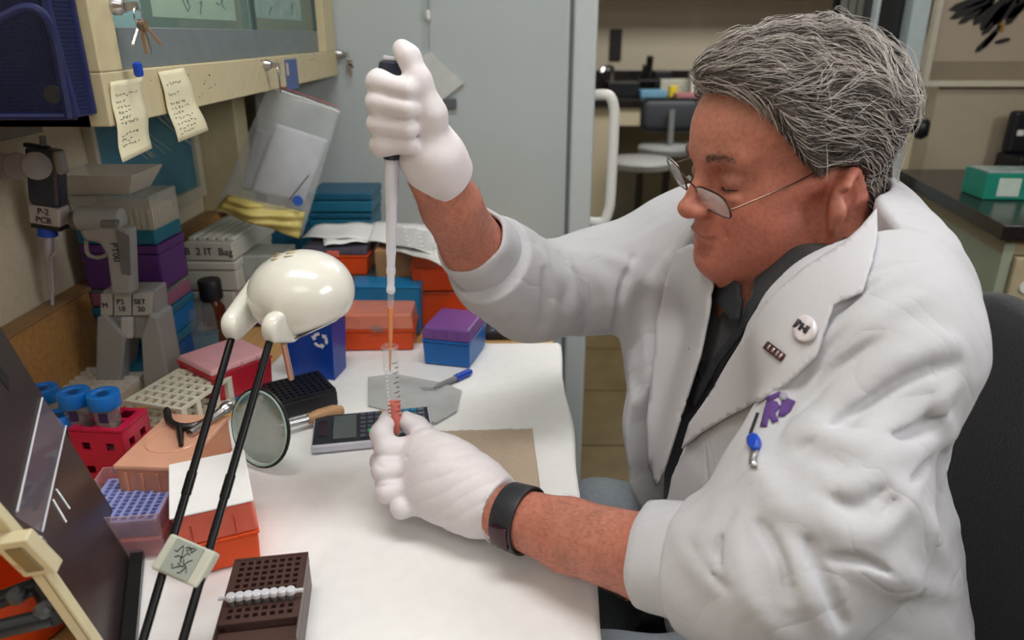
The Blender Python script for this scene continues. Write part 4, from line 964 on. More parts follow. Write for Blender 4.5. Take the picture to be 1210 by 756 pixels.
text('label_text', 'P-2\nPCR', .012, (0, -.0135, zz(253)), (math.pi/2, 0, 0), M_ink, t)
G().lathe([(0, .0125), (.012, .0125)], (-.004, 0, zz(279)), (0, 0, 1), 20).out('blue_ring', M_blueplastic, t, True)
G().lathe([(zz(371)-zz(279), .0018), (zz(330)-zz(279), .0036), (0, .0075)], (-.004, 0, zz(279)), (0, 0, 1), 14).out('shaft', mat('shaft_lilac', (176, 170, 184), .35), t, True)
G().tube([V((.018, -.006, zz(270))), V((.014, -.006, zz(290))), V((.004, -.008, zz(302))), V((.003, -.008, zz(345)))], .0019, 6).out('ejector', M_steel, t, True)
G().box((-.026, -.004, zz(176)), (.006, .004, zz(171)), .001).out('top_lever', M_black, t)
G().cyl((-.002, 0, zz(172)), (-.002, 0, zz(160)), .004).out('plunger', M_gyd, t)
# hanging zip bag
t = thing('zip_bag', 'clear zip plastic bag with papers hanging from the cabinet rail', 'bag', onx(345, 104, CX+.012)); L0 = V(t.location)
yb = L0.y; 
def bagpt(u, v_, dy=0): return ony(u, v_, yb-.02+dy)-L0
outl = [(318, 101), (402, 130), (357, 279), (255, 248)]
def sheet_bag(nm, q, dy0, bulge, m, th=.0004, nu=14, nv=18, wob=.002, seed=0):
    P_ = [bagpt(u, v_) for u, v_ in q]; VV = []; FF = []
    for j in range(nv+1):
        for i in range(nu+1):
            s_, t_ = i/nu, j/nv; p = P_[0].lerp(P_[1], s_).lerp(P_[3].lerp(P_[2], s_), t_); p = p+V((0, dy0+bulge*math.sin(math.pi*s_)*math.sin(math.pi*min(1, t_*.9+.02))+wob*math.sin(s_*11+t_*7+seed)*math.sin(t_*9+seed)*(.2+s_*(1-s_)*3), 0)); VV.append(p)
    for j in range(nv):
        for i in range(nu): a = j*(nu+1)+i; FF.append((a, a+1, a+nu+2, a+nu+1))
    me = bpy.data.meshes.new(nm); me.from_pydata(VV, [], FF); me.shade_smooth(); o = link(nm, me, m, t)
    if th: k = o.modifiers.new('s', 'SOLIDIFY'); k.thickness = th
    return o
M_bag = mat('bag_film', (214, 222, 224), .12, alpha=.22, coat=.6)
sheet_bag('front_film', outl, -.004, -.016, M_bag, .0003, wob=.003); sheet_bag('back_film', outl, .004, .014, M_bag, .0003, wob=.003, seed=2)
G().tube([bagpt(318, 103, -.004), bagpt(360, 117, -.005), bagpt(401, 133, -.004)], .0014, 6).out('zip_strip', mat('zip_white', (210, 214, 214), .3), t, True)
G().tube([bagpt(322, 99, -.003), bagpt(402, 127, -.003)], .0007, 5).out('red_zip_line', mat('zip_red', (190, 90, 90), .5), t, True)
sheet_bag('inner_card', [(327, 145), (388, 165), (360, 238), (298, 225)], -.003, -.006, mat('lilac_white_paper', (206, 210, 220), .7), .002, wob=.001)
sheet_bag('inner_card', [(303, 150), (332, 160), (305, 228), (286, 222)], .001, 0, mat('lilac_white_paper2', (176, 182, 194), .7), .002, wob=.001)
sheet_bag('yellow_wrapper', [(272, 228), (362, 250), (355, 280), (257, 246)], -.008, -.020, mat('pale_yellow_film', (216, 202, 122), .4, var=.12, scale=25), .001, wob=.012)
q = bagpt(352, 237, -.022); G().lathe([(0, .009), (.002, .009)], q, (0, -1, 0), 16).out('blue_dot', mat('blue_dot', (50, 100, 190), .5), t)
G().tube([bagpt(342, 236, -.02), bagpt(365, 207, -.018)], .0009, 5).out('ink_line', M_ink, t)
# ================================================================ the lamp
base = onz(176, 868, Z0)
lp = thing('desk_lamp', 'white round headed desk lamp on two thin black rods', 'lamp', (base.x, base.y, Z0)); L0 = V(lp.location)
M_lw = mat('lamp_white', (222, 221, 212), .22, coat=.5, var=.02); M_rod = mat('black_rod', (22, 22, 24), .3, .6)
G().lathe([(0, .050), (.008, .052), (.020, .046), (.026, .034), (.028, 0)], n=36).out('base', M_lw, lp, True)
tL = ont(278, 385, .715)-L0; tR = ont(323, 388, .700)-L0; bL = V((-.015, .0, .026)); bR = V((.015, 0, .026))
G().tube([bL, tL], .0036, 10).out('rod', M_rod, lp, True); G().tube([bR, tR], .0036, 10).out('rod', M_rod, lp, True)
for a_, b_ in ((bL, tL), (bR, tR)):
    q = a_.lerp(b_, .52); d_ = (b_-a_).normalized(); G().tube([q-d_*.008, q+d_*.012], .0043, 10).out('rod_sleeve', M_rod, lp, True)
Hc = ont(347, 347, .745)-L0
def lampf(P):
    c = np.array(Hc); d = s_ell(P, c, (.0450, .050, .0405)); d = smin(d, s_ell(P, c+V3((.020, 0, .002)), (.041, .047, .038)), .02)
    n_ = V3((.42, -.25, -.87)); n_ /= np.linalg.norm(n_); return smax(d, (P-c)@n_-.042, .004)
V5, F5 = net(lampf, tuple(Hc-V((.08, .08, .07))), tuple(Hc+V((.10, .08, .07))), .0022)
me = npmesh('lamp_head', V5, F5); lh = link('lamp_head', me, M_lw, lp)
for k in range(3):
    for j in range(2):
        x_, y_ = -.010+.013*j, -.012+.008*k; P_ = np.array([[Hc.x+x_, Hc.y+y_, Hc.z+.03]], np.float32)
        for _ in range(20): P_[0, 2] -= lampf(P_)[0]*.8
        g = G().cbox((0, 0, 0), (.009, .0022, .0014), .0005); g.xf(Matrix.Translation(V(P_[0].tolist()))@Matrix.Rotation(.25, 4, 'Z')); g.out('vent_slot', mat('slot_tan', (150, 132, 96), .5), lh)
n_ = V((.42, -.25, -.87)).normalized(); G().lathe([(0, .030), (.001, .026), (.001, 0)], Hc+n_*.0422, n_, 28).out('reflector', mat('reflector_silver', (200, 200, 196), .2, .8), lh, True)
def armplate(a_, b_, nm):
    f = lambda P: s_arm(P, a_, b_)
    V5, F5 = net(f, tuple(V((min(a_.x, b_.x), min(a_.y, b_.y), min(a_.z, b_.z)))-V((.030,)*3)), tuple(V((max(a_.x, b_.x), max(a_.y, b_.y), max(a_.z, b_.z)))+V((.030,)*3)), .0018)
    link(nm, npmesh(nm, V5, F5), M_lw, lp)
def s_arm(P, a_, b_):
    d = s_cone(P, a_, b_, .0150, .0200); ax_ = (b_-a_).normalized(); n2_ = ax_.cross(V((0, 1, 0))).normalized(); n2_ = ax_.cross(n2_).normalized()
    n2_ = V((0.86, -.5, 0)).normalized(); n2_ = (n2_-ax_*n2_.dot(ax_)).normalized()
    return smax(d, np.abs((P-V3(a_))@V3(n2_))-.0080, .004)
armplate(tL+V((0, -.002, .002)), Hc+V((-.040, .016, -.006)), 'hinge_arm'); armplate(tR+V((.002, -.002, .002)), Hc+V((.002, -.030, -.020)), 'hinge_arm')
s_ = ont(336, 408, .78)-L0; e_ = onz(344, 451, Z0+.03)-L0
lmp2 = G().tube([ont(335, 405, .80)-L0, ont(344, 447, .84)-L0], .0035, 10).out('counter_rod', mat('copper_rod', (200, 160, 140), .25, .9), lp, True)
# label clip on the rods
pa = bL.lerp(tL, .345); pb = bR.lerp(tR, .315)
ax = (pb-pa).normalized(); d_ = (tL-bL).normalized(); n_ = ax.cross(d_).normalized(); n_ = n_ if n_.y < 0 else -n_; d2 = n_.cross(ax)*-1 if n_.cross(ax).z < 0 else n_.cross(ax)
M4 = Matrix((ax, n_, d2)).transposed().to_4x4(); M4.translation = (pa+pb)/2
ln = (pb-pa).length
g = G().cbox((0, 0, 0), (ln+.010, .011, .030), .002); g.xf(M4); g.out('label_clip', mat('clip_grey_white', (190, 192, 178), .5), lp)
g = G().cbox((0, .0062, 0), (ln-.008, .0012, .027), .0004); g.xf(M4); cl = g.out('clip_label', mat('label_grey_green', (150, 158, 150), .6), lp)
g = G(); rr = random.Random(3)
for k in range(9):
    x0_ = rr.uniform(-.010, .004); z0_ = rr.uniform(-.009, .009); g.tube([V((x0_+q*.0025, .0072, z0_+rr.uniform(-.004, .004))) for q in range(4)], .00045, 4)
g.xf(M4); o = g.out('handwriting', M_ink, cl); o['kind'] = 'stuff'
# ================================================================ dark shield and things at the left edge
M_sh = mat('dark_acrylic', (52, 46, 46), .3, var=.1, scale=6)
Ta = [ont(-60, 330, .60), ont(0, 385, .60), ont(158, 640, .70)]
b0 = onz(156, 640, Z0); b1 = onz(140, 806, Z0)
up_ = (ony(0, 385, b0.y)-b0).normalized()
p2_ = b0; q1 = b0+up_*.42; q2 = b1+up_*.42
sh = thing('dark_shield', 'dark glossy acrylic shield panel leaning at the left edge of the bench', 'shield', (b0.x, b0.y, Z0)); L0 = V(sh.location)
def slab(pts, th, nm, m, par, n_=None):
    pts = [V(p)-L0 for p in pts]; n_ = n_ or (pts[1]-pts[0]).cross(pts[2]-pts[0]).normalized(); bb = bmesh.new(); a_ = [bb.verts.new(p) for p in pts]; b_ = [bb.verts.new(p+n_*th) for p in pts]; k = len(pts)
    bb.faces.new(a_); bb.faces.new(b_[::-1])
    for i in range(k): bb.faces.new((a_[i], b_[i], b_[(i+1) % k], a_[(i+1) % k]))
    bmesh.ops.recalc_face_normals(bb, faces=bb.faces[:]); return G().add(bb).out(nm, m, par)
slab([b0, q1, q2, b1], .006, 'panel', M_sh, sh, V((-1, 0, 0)))
slab([b0+V((0, .004, 0)), b1, b1+V((.013, 0, 0)), b0+V((.013, .004, 0))], .008, 'edge_foot', mat('black_rubber_edge', (26, 28, 28), .35), sh, V((0, 0, 1)))
def onsh(u, v_, off=.001):
    # intersect camera ray with the shield plane
    o_ = V((0, 0, CAM_Z)); n_ = ((q1-b0).cross(b1-b0)).normalized(); d_ = ray(u, v_); t_ = (b0-o_).dot(n_)/d_.dot(n_); return o_+d_*(t_-off/d_.length)
for a_, b_ in (((66, 578), (82, 601)), ((62, 590), (78, 617))):
    A_, B_ = onsh(*a_, .0015), onsh(*b_, .0015); G().tube([A_-L0, B_-L0], .0011, 4).out('white_slit', M_wp, sh)
A_ = [onsh(*q, .002) for q in ((49, 470), (78, 505), (50, 630), (18, 610))]; slab(A_, .002, 'clear_strip', mat('strip_film', (140, 140, 158), .08, alpha=.35, coat=1), sh)
for a_, b_ in (((50, 470), (20, 605)), ((78, 503), (50, 628))): G().tube([onsh(*a_, .003)-L0, onsh(*b_, .003)-L0], .0010, 6).out('strip_edge', mat('pale_strip_edge', (200, 200, 206), .2), sh)  # pale rods along both long edges of the clear strip
A_ = [onsh(*q, .0018) for q in ((0, 432), (10, 445), (11, 462), (0, 448))]; slab(A_, .001, 'dark_clip', M_black, sh)
# cream jointed arm close to the camera
am = thing('jointed_arm', 'cream jointed arm of a second lamp crossing the lower left corner', 'lamp arm', (-.35, .42, Z0)); L0 = V(am.location)
M_ca = mat('cream_enamel', (206, 196, 162), .35, var=.05)
a0, a1, a2 = onsh(-60, 545, .016), onsh(34, 652, .016), onsh(118, 772, .016)
def bar2(a_, b_, w_, h_, nm, m, off=(0, 0, 0)):
    d_ = (b_-a_); L2 = d_.length; ax_ = d_.normalized(); s2_ = ax_.cross(V((0, 1, 0))).normalized(); u2 = s2_.cross(ax_)
    M_ = Matrix((ax_, s2_, u2)).transposed().to_4x4(); M_.translation = (a_+b_)/2-L0; g = G().cbox((off[0], off[1], off[2]), (L2, w_, h_), .0012); g.xf(M_); return g.out(nm, m, am)
bar2(a0, a1, .012, .008, 'upper_bar', M_ca); bar2(a1, a2, .013, .008, 'lower_bar', M_ca); bar2(a1, a2, .0012, .0085, 'bar_groove', mat('dark_cream_trim', (150, 138, 100), .5), (0, .003, 0))  # groove is a narrow line in darker cream
e1 = onsh(14, 634, .026); e2 = onsh(52, 672, .026)
bar2(e1, e2, .026, .011, 'joint_plate', M_ca); bar2(e1.lerp(e2, .15), e1.lerp(e2, .85), .014, .0135, 'joint_inset', mat('brown_inset', (126, 110, 74), .4))
G().cyl(a1-L0+V((0, -.012, 0)), a1-L0+V((0, .012, 0)), .006).out('joint_bolt', M_steel, am)
put(G().tube([a0, V((-.62, a0.y-.02, a0.z-.05)), V((-.62, a0.y-.03, Z0))], .006, 8), 'post', M_ca, am)
q = V((-.665, .455, 0)); t = thing('orange_tub', 'orange tub in the bottom left corner behind the cream arm', 'tub', (onz(-12, 720, Z0+.03).x, onz(10, 700, Z0+.03).y, Z0))
G().lathe([(0, .052), (.062, .060), (.062, .056), (.004, .048), (.004, 0)], n=36, cap=False).out('tub_wall', M_orange, t, True); G().lathe([(.058, .0615), (.0655, .0615), (.0655, .055)], n=36, cap=False).out('rim', M_orange, t, True)
t = thing('black_clamp', 'black plastic clamp with round pivots lying in the bottom left corner', 'clamp', (onz(30, 735, Z0+.07).x, onz(30, 735, Z0+.07).y, Z0+.067)); L0 = V(t.location)
zc_ = Z0+.078
for a_, b_ in (((-20, 716), (48, 690)), ((-20, 748), (62, 728)), ((48, 690), (66, 730))):
    G().tube([onz(*a_, zc_)-L0, onz(*b_, zc_)-L0], .0075, 10).out('clamp_arm', M_black, t, True)
for q in ((22, 706), (54, 724)): p = onz(*q, zc_+.004)-L0; G().lathe([(0, .007), (.006, .007), (.009, .004), (.009, 0)], p, (0, -.3, 1), 14).out('pivot', mat('grey_pivot', (70, 74, 78), .4), t, True)
# ================================================================ the seated man
V = Vector
man = thing('person', 'man with grey hair and glasses in a white lab coat, seated, pipetting into a tube', 'person', (.36, .72, 0))
mo = V(man.location)
def putn(name, Vt, F, m, parent=man):
    me = npmesh(name, np.asarray(Vt)-np.array(mo), F); return link(name, me, m, parent)
# ---------- joints
SL, EL, WL = (.312, .590, 1.005), (.195, .455, .865), (-.008, .618, .812)
SR, ER, WR = (.245, .94, 1.00), tuple(ont(628, 345, .93)), tuple(ont(513, 208, .735))
HC = np.array([.280, .758, 1.138], np.float32)
# head frame: columns = forward, left, up
yaw, pit, rol = math.radians(180+13), math.radians(7), math.radians(0)
Rm = (Matrix.Rotation(yaw, 3, 'Z') @ Matrix.Rotation(pit, 3, 'Y') @ Matrix.Rotation(rol, 3, 'X'))
RH = np.array(Rm, np.float32); HS = .965
def tohead(P):
    q = ((P-HC)@RH)/HS; q[:, 2] = np.where(q[:, 2] < 0, q[:, 2]/.89, q[:, 2]); return q
def fromhead(p): return V(HC)+Rm@(V((p[0], p[1], p[2]*(.89 if p[2] < 0 else 1)))*HS)
def mirror(q, s): return (q[0], q[1]*s, q[2])
def head_core(q):
    d = s_ell(q, (-.012, 0, .034), (.094, .076, .086))
    d = smin(d, s_ell(q, (.034, 0, .038), (.066, .066, .062)), .03)          # forehead
    d = smin(d, s_ell(q, (.030, 0, -.030), (.058, .060, .080)), .03)          # face
    d = smin(d, s_ell(q, (.050, 0, -.070), (.038, .045, .045)), .03)
    for s in (-1, 1):
        d = smin(d, s_cone(q, (.066, .010*s, -.100), (.000, .056*s, -.066), .021, .019), .03)   # jaw line
        d = smin(d, s_ell(q, (.052, .036*s, -.036), (.030, .030, .028)), .02)    # cheek
        d = smin(d, s_ell(q, (.030, .044*s, -.070), (.036, .024, .032)), .04)   # jowl
        d = smin(d, s_cone(q, (.000, .067*s, -.005), (.048, .052*s, -.012), .012, .013), .02)    # cheek bone
        d = smin(d, s_ell(q, (.012, .040*s, -.092), (.040, .030, .026)), .02)
    d = smin(d, s_ell(q, (.076, 0, -.102), (.022, .024, .018)), .020)         # chin
    d = smin(d, s_ell(q, (.026, 0, -.098), (.046, .038, .022)), .045)          # double chin
    return d
def head(q):
    d = head_core(q)
    for s in (-1, 1):
        d = smin(d, s_cone(q, (.089, .014*s, .023), (.071, .046*s, .023), .0105, .010), .012)    # brow
        d = smax(d, -s_ell(q, (.097, .031*s, .001), (.0195, .019, .0145)), .012)   # socket
        d = smin(d, s_ell(q, (.0745, .032*s, .000), (.0155, .0165, .0135)), .004)   # closed upper lid over the ball
        d = smin(d, s_ell(q, (.080, .032*s, -.0185), (.008, .016, .0055)), .008)    # bag under the eye
        d = smax(d, -s_cone(q, (.0905, .022*s, -.0095), (.0865, .043*s, -.0095), .0012, .0012), .002)   # lid slit
    d = smin(d, s_chain(q, [((.088, 0, .012), .0075), ((.101, 0, -.014), .0078), ((.112, 0, -.031), .0100)], .01), .014)   # nose
    d = smin(d, s_ell(q, (.109, 0, -.035), (.012, .0125, .0105)), .008)
    for s in (-1, 1):
        d = smin(d, s_ell(q, (.101, .014*s, -.036), (.012, .0085, .0085)), .007)
        d = smax(d, -s_ell(q, (.106, .0075*s, -.0465), (.006, .0038, .005)), .003)
        # nasolabial fold
        d = smax(d, -s_chain(q, [((.098, .021*s, -.034), .0008), ((.0935, .030*s, -.052), .001), ((.086, .034*s, -.064), .0005)], .004), .006)
    d = smin(d, s_ell(q, (.0895, 0, -.056), (.012, .020, .014)), .012)        # philtrum mound
    d = smin(d, s_ell(q, (.0965, 0, -.0635), (.0080, .022, .0048)), .006)      # upper lip
    d = smin(d, s_ell(q, (.0935, 0, -.0745), (.0085, .019, .0058)), .006)      # lower lip
    d = smax(d, -s_chain(q, [((.0985, -.020, -.0692), .001), ((.105, 0, -.0685), .0012), ((.0985, .020, -.0692), .001)], .003), .003)
    d = smax(d, -s_ell(q, (.106, 0, -.0875), (.012, .018, .004)), .010)         # crease over the chin
    for s in (-1, 1):   # ears
        c = np.array([-.010, .082*s, -.034]); a = .35
        RE = np.array(Matrix.Rotation(s*.62, 3, 'Z') @ Matrix.Rotation(-.22, 3, 'Y'), np.float32)
        qe = (q-V3(c))@RE/1.28
        e = s_ell(qe, (0, 0, 0), (.0185, .0075, .0315))
        hel = None
        pts = [((.012*math.cos(t)-.002, .005*s, .024*math.sin(t)+.003) if True else 0) for t in np.linspace(-2.2, 2.6, 10)]
        pts = [(-.0165*math.cos(t), .0055*s, .027*math.sin(t)+.001) for t in np.linspace(-1.35, 2.5, 11)]
        for p0_, p1_ in zip(pts, pts[1:]):
            k = s_cone(qe, p0_, p1_, .0042, .0042); hel = k if hel is None else smin(hel, k, .002)
        e = smax(e, -s_ell(qe, (.001, .0070*s, .000), (.0115, .0080, .0195)), .003)
        e = smin(e, hel, .004)
        e = smin(e, s_ell(qe, (.000, .001*s, -.029), (.0085, .0055, .009)), .006)   # lobe
        e = smin(e, s_ell(qe, (.012, .003*s, -.004), (.005, .005, .008)), .005)     # tragus
        d = smin(d, e, .006)
    return d
NK0 = tuple(fromhead((-.035, 0, -.06))); NK1 = (.325, .755, 1.03); NKF = tuple(fromhead((.018, 0, -.085)))
def torso(P, k=0.0):
    d = s_ell(P, (.325, .735, .93), (.105+k, .165+k, .17+k))
    d = smin(d, s_ell(P, (.315, .735, .75), (.130+k, .175+k, .17+k)), .08)
    d = smin(d, s_ell(P, (.345, .73, .60), (.140+k, .185+k, .13+k)), .08)
    return d
def yoke(P, k=0.0):
    d = s_chain(P, [((.345, .665, 1.022), .056+k), ((.350, .75, 1.045), .062+k), ((.30, .83, 1.03), .060+k)], .03)
    d = smin(d, s_cone(P, (.345, .665, 1.015), SL, .056+k, .060+k), .05)
    return smin(d, s_cone(P, (.30, .83, 1.02), SR, .060+k, .060+k), .05)
def march0(f, u, v_):
    r_ = ray(u, v_); d_ = np.array(r_, np.float32); L_ = np.linalg.norm(d_); o_ = np.array([0, 0, CAM_Z], np.float32); t = .4
    for _ in range(100): t += max(float(f((o_+d_*t)[None])[0]), .0003)*.8/L_
    return o_+d_*t, d_/L_
_b = lambda P: smin(torso(P), yoke(P, -.004), .06)
(NV0, ND0), (NV1, ND1) = march0(_b, 893, 348), march0(_b, 886, 392)
def skin_hi(P):
    d = head(tohead(P))*HS
    d = smin(d, s_cone(P, NK0, NK1, .066, .076), .03)
    d = smin(d, s_cone(P, NKF, (.272, .752, .985), .038, .050), .03)
    d = smin(d, s_cone(P, NV0+ND0*.020, NV1+ND1*.012, .018, .008), .01)
    return d
FA_R = [(WR, .027), (tuple(ont(533, 243, .775)), .0315), (tuple(ont(558, 290, .835)), .0355), (ER, .038)]
FA_L = [(WL, .0275), ((.055, .575, .818), .0335), ((.125, .515, .838), .0375), (EL, .040)]
def arms(P):
    d = smin(s_chain(P, FA_R, .010), s_chain(P, FA_L, .010), .01)
    d = smin(d, s_chain(P, [(ER, .036), (tuple(ont(700, 336, .99)), .038), (SR, .045)], .02), .02); d = smin(d, s_cone(P, EL, SL, .042, .050), .02)
    d = smin(d, s_ell(P, (.33, .735, .94), (.085, .15, .13)), .05)
    return d
def noise3(P, s, seed=0):
    """cheap smooth sum of sines"""
    r = np.random.RandomState(seed); o = 0
    for k in range(5):
        w_ = r.randn(3)*s; o = o+np.sin(P@w_.astype(np.float32)+r.rand()*6)
    return o/5
M_skin = mat('skin', (178, 121, 102), .48, sss=.10, rgb2=(194, 128, 109), scale=28, var=.05, bump=.18, detail=6, ior=1.4)
# faces of the skin: broad ruddy patches mixed in by a second noise
def ruddy(m):
    nt = m.node_tree; N = nt.nodes; L = nt.links; b = N['Principled BSDF']
    src = b.inputs['Base Color'].links[0].from_socket
    tc = N.new('ShaderNodeTexCoord'); ns = N.new('ShaderNodeTexNoise'); ns.inputs['Scale'].default_value = 7; ns.inputs['Detail'].default_value = 2
    L.new(tc.outputs['Object'], ns.inputs['Vector']); rp = N.new('ShaderNodeValToRGB'); rp.color_ramp.elements[0].position = .42; rp.color_ramp.elements[1].position = .68
    L.new(ns.outputs['Fac'], rp.inputs[0]); mx = N.new('ShaderNodeMix'); mx.data_type = 'RGBA'
    ml = N.new('ShaderNodeMath'); ml.operation = 'MULTIPLY'; ml.inputs[1].default_value = .35; L.new(rp.outputs[0], ml.inputs[0])
    L.new(ml.outputs[0], mx.inputs[0]); L.new(src, mx.inputs[6]); mx.inputs[7].default_value = (*lin((188, 96, 84)), 1)
    # fine speckle of pores and spots
    n2 = N.new('ShaderNodeTexNoise'); n2.inputs['Scale'].default_value = 220; n2.inputs['Detail'].default_value = 3; L.new(tc.outputs['Object'], n2.inputs['Vector'])
    r2 = N.new('ShaderNodeValToRGB'); r2.color_ramp.elements[0].position = .3; r2.color_ramp.elements[0].color = (.72, .64, .6, 1); r2.color_ramp.elements[1].position = .6; L.new(n2.outputs['Fac'], r2.inputs[0])
    m2 = N.new('ShaderNodeMix'); m2.data_type = 'RGBA'; m2.blend_type = 'MULTIPLY'; m2.inputs[0].default_value = .6
    L.new(mx.outputs[2], m2.inputs[6]); L.new(r2.outputs[0], m2.inputs[7]); L.new(m2.outputs[2], b.inputs['Base Color'])
ruddy(M_skin)
V1, F1 = net(skin_hi, (.10, .59, .96), (.42, .84, 1.33), .0016)
V2, F2 = net(arms, (-.13, .36, .72), (.44, 1.02, 1.18), .0036)
body = putn('body', np.concatenate([V1, V2]), np.concatenate([F1, F2+len(V1)]), M_skin)
for p in body.data.polygons[:0]: pass
# ---------- eyes behind the lowered lids
for s in (1, -1):
    c = fromhead((.0755, .032*s, -.0015)); g = G().lathe([(-.0128, 0), (-.0095, .0088), (0, .0128), (.0095, .0088), (.0128, 0)], c-mo, (1, 0, 0), 18, False)
    g.out('eyeball', mat('eye_white', (206, 198, 188), .2), man, True)
for s in (1, -1):
    pts = []
    for y in np.linspace(.0185, .0455, 12):
        x = .0745+.0155*math.sqrt(max(0, 1-((y-.032)/.0165)**2-(.0075/.0135)**2))+.0006; pts.append(fromhead((x, y*s, -.0075-.0015*math.sin((y-.018)/.028*3.14)))-mo)
    G().tube(pts, .00075, 6).out('eyelashes', mat('lash_brown', (58, 40, 36), .6), man, True)
# ---------- shirt
M_shirt = mat('charcoal_shirt', (34, 35, 41), .8, bump=.35, scale=400, var=.18, sheen=.2)
def shirtf(P):
    d = smin(torso(P), yoke(P, -.004), .06)
    d = smax(d, P[:, 2]-1.075, .01)
    d = smax(d, -s_cone(P, (.215, .745, 1.14), (.262, .735, .965), .036, .012), .01)       # open neck
    d = smax(d, -s_cone(P, NK0, NK1, .062, .069), .006)
    d = smax(d, -s_cone(P, NV0+ND0*.006, NV1+ND1*.003, .016, .004), .004)
    for i in range(7): d = smin(d, s_cone(P, (.20+.004*i, .76, .93-.05*i), (.22+.004*i, .70-.01*i, .90-.05*i), .003, .003), .012)
    return d
Vs, Fs = net(shirtf, (.12, .52, .52), (.52, .98, 1.10), .004)
shirt = putn('shirt', Vs, Fs, M_shirt)
# ---------- coat
FARFRONT = [(tuple(ont(795, 330, 1.0)), .055), (tuple(ont(788, 420, .98)), .050), (tuple(ont(784, 500, .96)), .047), (tuple(ont(786, 570, .96)), .045)]
def coat0(P):
    d = smin(torso(P, .014), yoke(P, .012), .07)
    near = s_chain(P, [((.245, .495, .90), .070), ((.198, .458, .862), .063), ((.172, .480, .853), .056), ((.140, .506, .845), .051)], .012)
    near = smin(near, s_cone(P, SL, (.240, .490, .900), .070, .070), .05)
    rest = smin(d, s_cone(P, (.345, .70, 1.0), SL, .06, .066), .04)
    far = s_chain(P, [(SR, .074), (tuple(ont(700, 334, .98)), .064), (ER, .058), (tuple(ont(590, 318, .885)), .053), (tuple(ont(567, 294, .845)), .049)], .03)
    d = smin(rest, far, .04)
    d = smin(d, s_chain(P, FARFRONT, .03), .04)
    d = smin(d, s_chain(P, [((.37, .64, .75), .085), ((.37, .60, .62), .10), ((.31, .55, .57), .075)], .05), .06)
    d = smin(d, s_chain(P, [((.39, .62, .72), .065), ((.40, .58, .65), .05)], .03), .03)
    kk = .010+.045*np.clip((P[:, 2]-.93)/.08, 0, 1)
    h = np.maximum(kk-np.abs(d-near), 0)/kk; return np.minimum(d, near)-h*h*kk*.25
def marchN(f, uv, t0=.35, t1=1.5):
    uv = np.asarray(uv, float); D = np.stack([(uv[:, 0]-605)/FPX, CT+(378-uv[:, 1])/FPX*ST, -ST+(378-uv[:, 1])/FPX*CT], 1)
    L = np.linalg.norm(D, axis=1); t = np.full(len(uv), t0); o = np.array([0, 0, CAM_Z])
    for _ in range(110):
        e = f((o+D*t[:, None]).astype(np.float32)); t = t+np.clip(e, -.01, .2)*.75/L; t = np.minimum(t, t1)
    return o+D*t[:, None], t, np.abs(e) < .003
def spline2(px, step=11):
    p = [V((a, b, 0)) for a, b in px]; q = smoothpath(p, 12); out = [q[0]]
    for k in q:
        if (k-out[-1]).length >= step: out.append(k)
    return [(k.x, k.y) for k in out]
def fold(px, r):
    uv = spline2(px); P_, t, ok = marchN(coat0, uv); n = len(uv)
    return [(P_[i].astype(np.float32), r*math.sin(math.pi*(i+.6)/(n+.2))**.6) for i in range(n) if ok[i]]
R_ = [([(985, 372), (935, 430), (905, 500), (885, 555)], 6), ([(1125, 405), (1060, 425), (1000, 468), (940, 515)], 8), ([(1135, 450), (1070, 495), (1000, 520), (930, 508)], 7),
      ([(1135, 505), (1070, 535), (1000, 528), (945, 490)], 7), ([(955, 590), (985, 622), (1025, 632), (1062, 600), (1085, 550)], 9), ([(890, 540), (915, 590), (965, 625)], 7),
      ([(800, 622), (812, 655), (840, 690)], 5), ([(850, 612), (832, 650), (850, 695)], 5), ([(885, 600), (868, 645), (885, 700)], 6), ([(812, 625), (835, 636), (858, 628)], 4),
      ([(1105, 460), (1118, 520), (1110, 570)], 7), ([(1085, 312), (1045, 330), (1000, 360)], 5), ([(925, 640), (950, 690), (975, 745)], 7), ([(1000, 655), (1060, 685), (1125, 700)], 9),
      ([(760, 300), (742, 350), (738, 420)], 6), ([(790, 310), (768, 370), (765, 470)], 6), ([(685, 298), (715, 340), (728, 390)], 6), ([(640, 300), (655, 340), (652, 385)], 4.5),
      ([(790, 480), (780, 530), (765, 580)], 6), ([(700, 298), (745, 315), (775, 345)], 5), ([(1040, 560), (1080, 600), (1115, 660)], 8), ([(850, 665), (885, 705), (910, 740)], 6),
      ([(1090, 350), (1040, 372), (985, 420)], 6), ([(960, 560), (990, 575), (1030, 560), (1060, 530)], 6), ([(745, 440), (750, 500), (742, 560)], 5), ([(670, 300), (680, 345), (672, 392)], 4)]
C_ = [([(1130, 428), (1070, 448), (1005, 493), (940, 535)], 4.5), ([(1000, 392), (950, 450), (915, 520)], 4), ([(1125, 482), (1065, 515), (995, 505)], 4), ([(1040, 400), (985, 440), (940, 490)], 3.5),
      ([(985, 590), (1015, 602), (1045, 575)], 3.5), ([(985, 660), (1010, 660), (1045, 675), (1082, 706)], 5), ([(822, 640), (835, 665), (862, 700)], 3.5), ([(870, 610), (852, 650), (868, 700)], 3.5),
      ([(1100, 545), (1065, 580), (1035, 625)], 4), ([(955, 640), (975, 690), (1000, 745)], 5), ([(748, 305), (730, 355), (725, 405)], 4), ([(642, 320), (644, 355), (638, 392)], 2.5),
      ([(662, 300), (690, 345), (692, 395)], 3), ([(1060, 322), (1010, 350), (955, 405)], 3.5), ([(800, 420), (783, 480), (775, 545)], 3.5), ([(1098, 470), (1085, 500), (1050, 520)], 3), ([(900, 620), (925, 660), (935, 710)], 3.5)]
FOLDS = [(1, fold(p, r*.001)) for p, r in R_]+[(-1, fold(p, r*.001)) for p, r in C_]
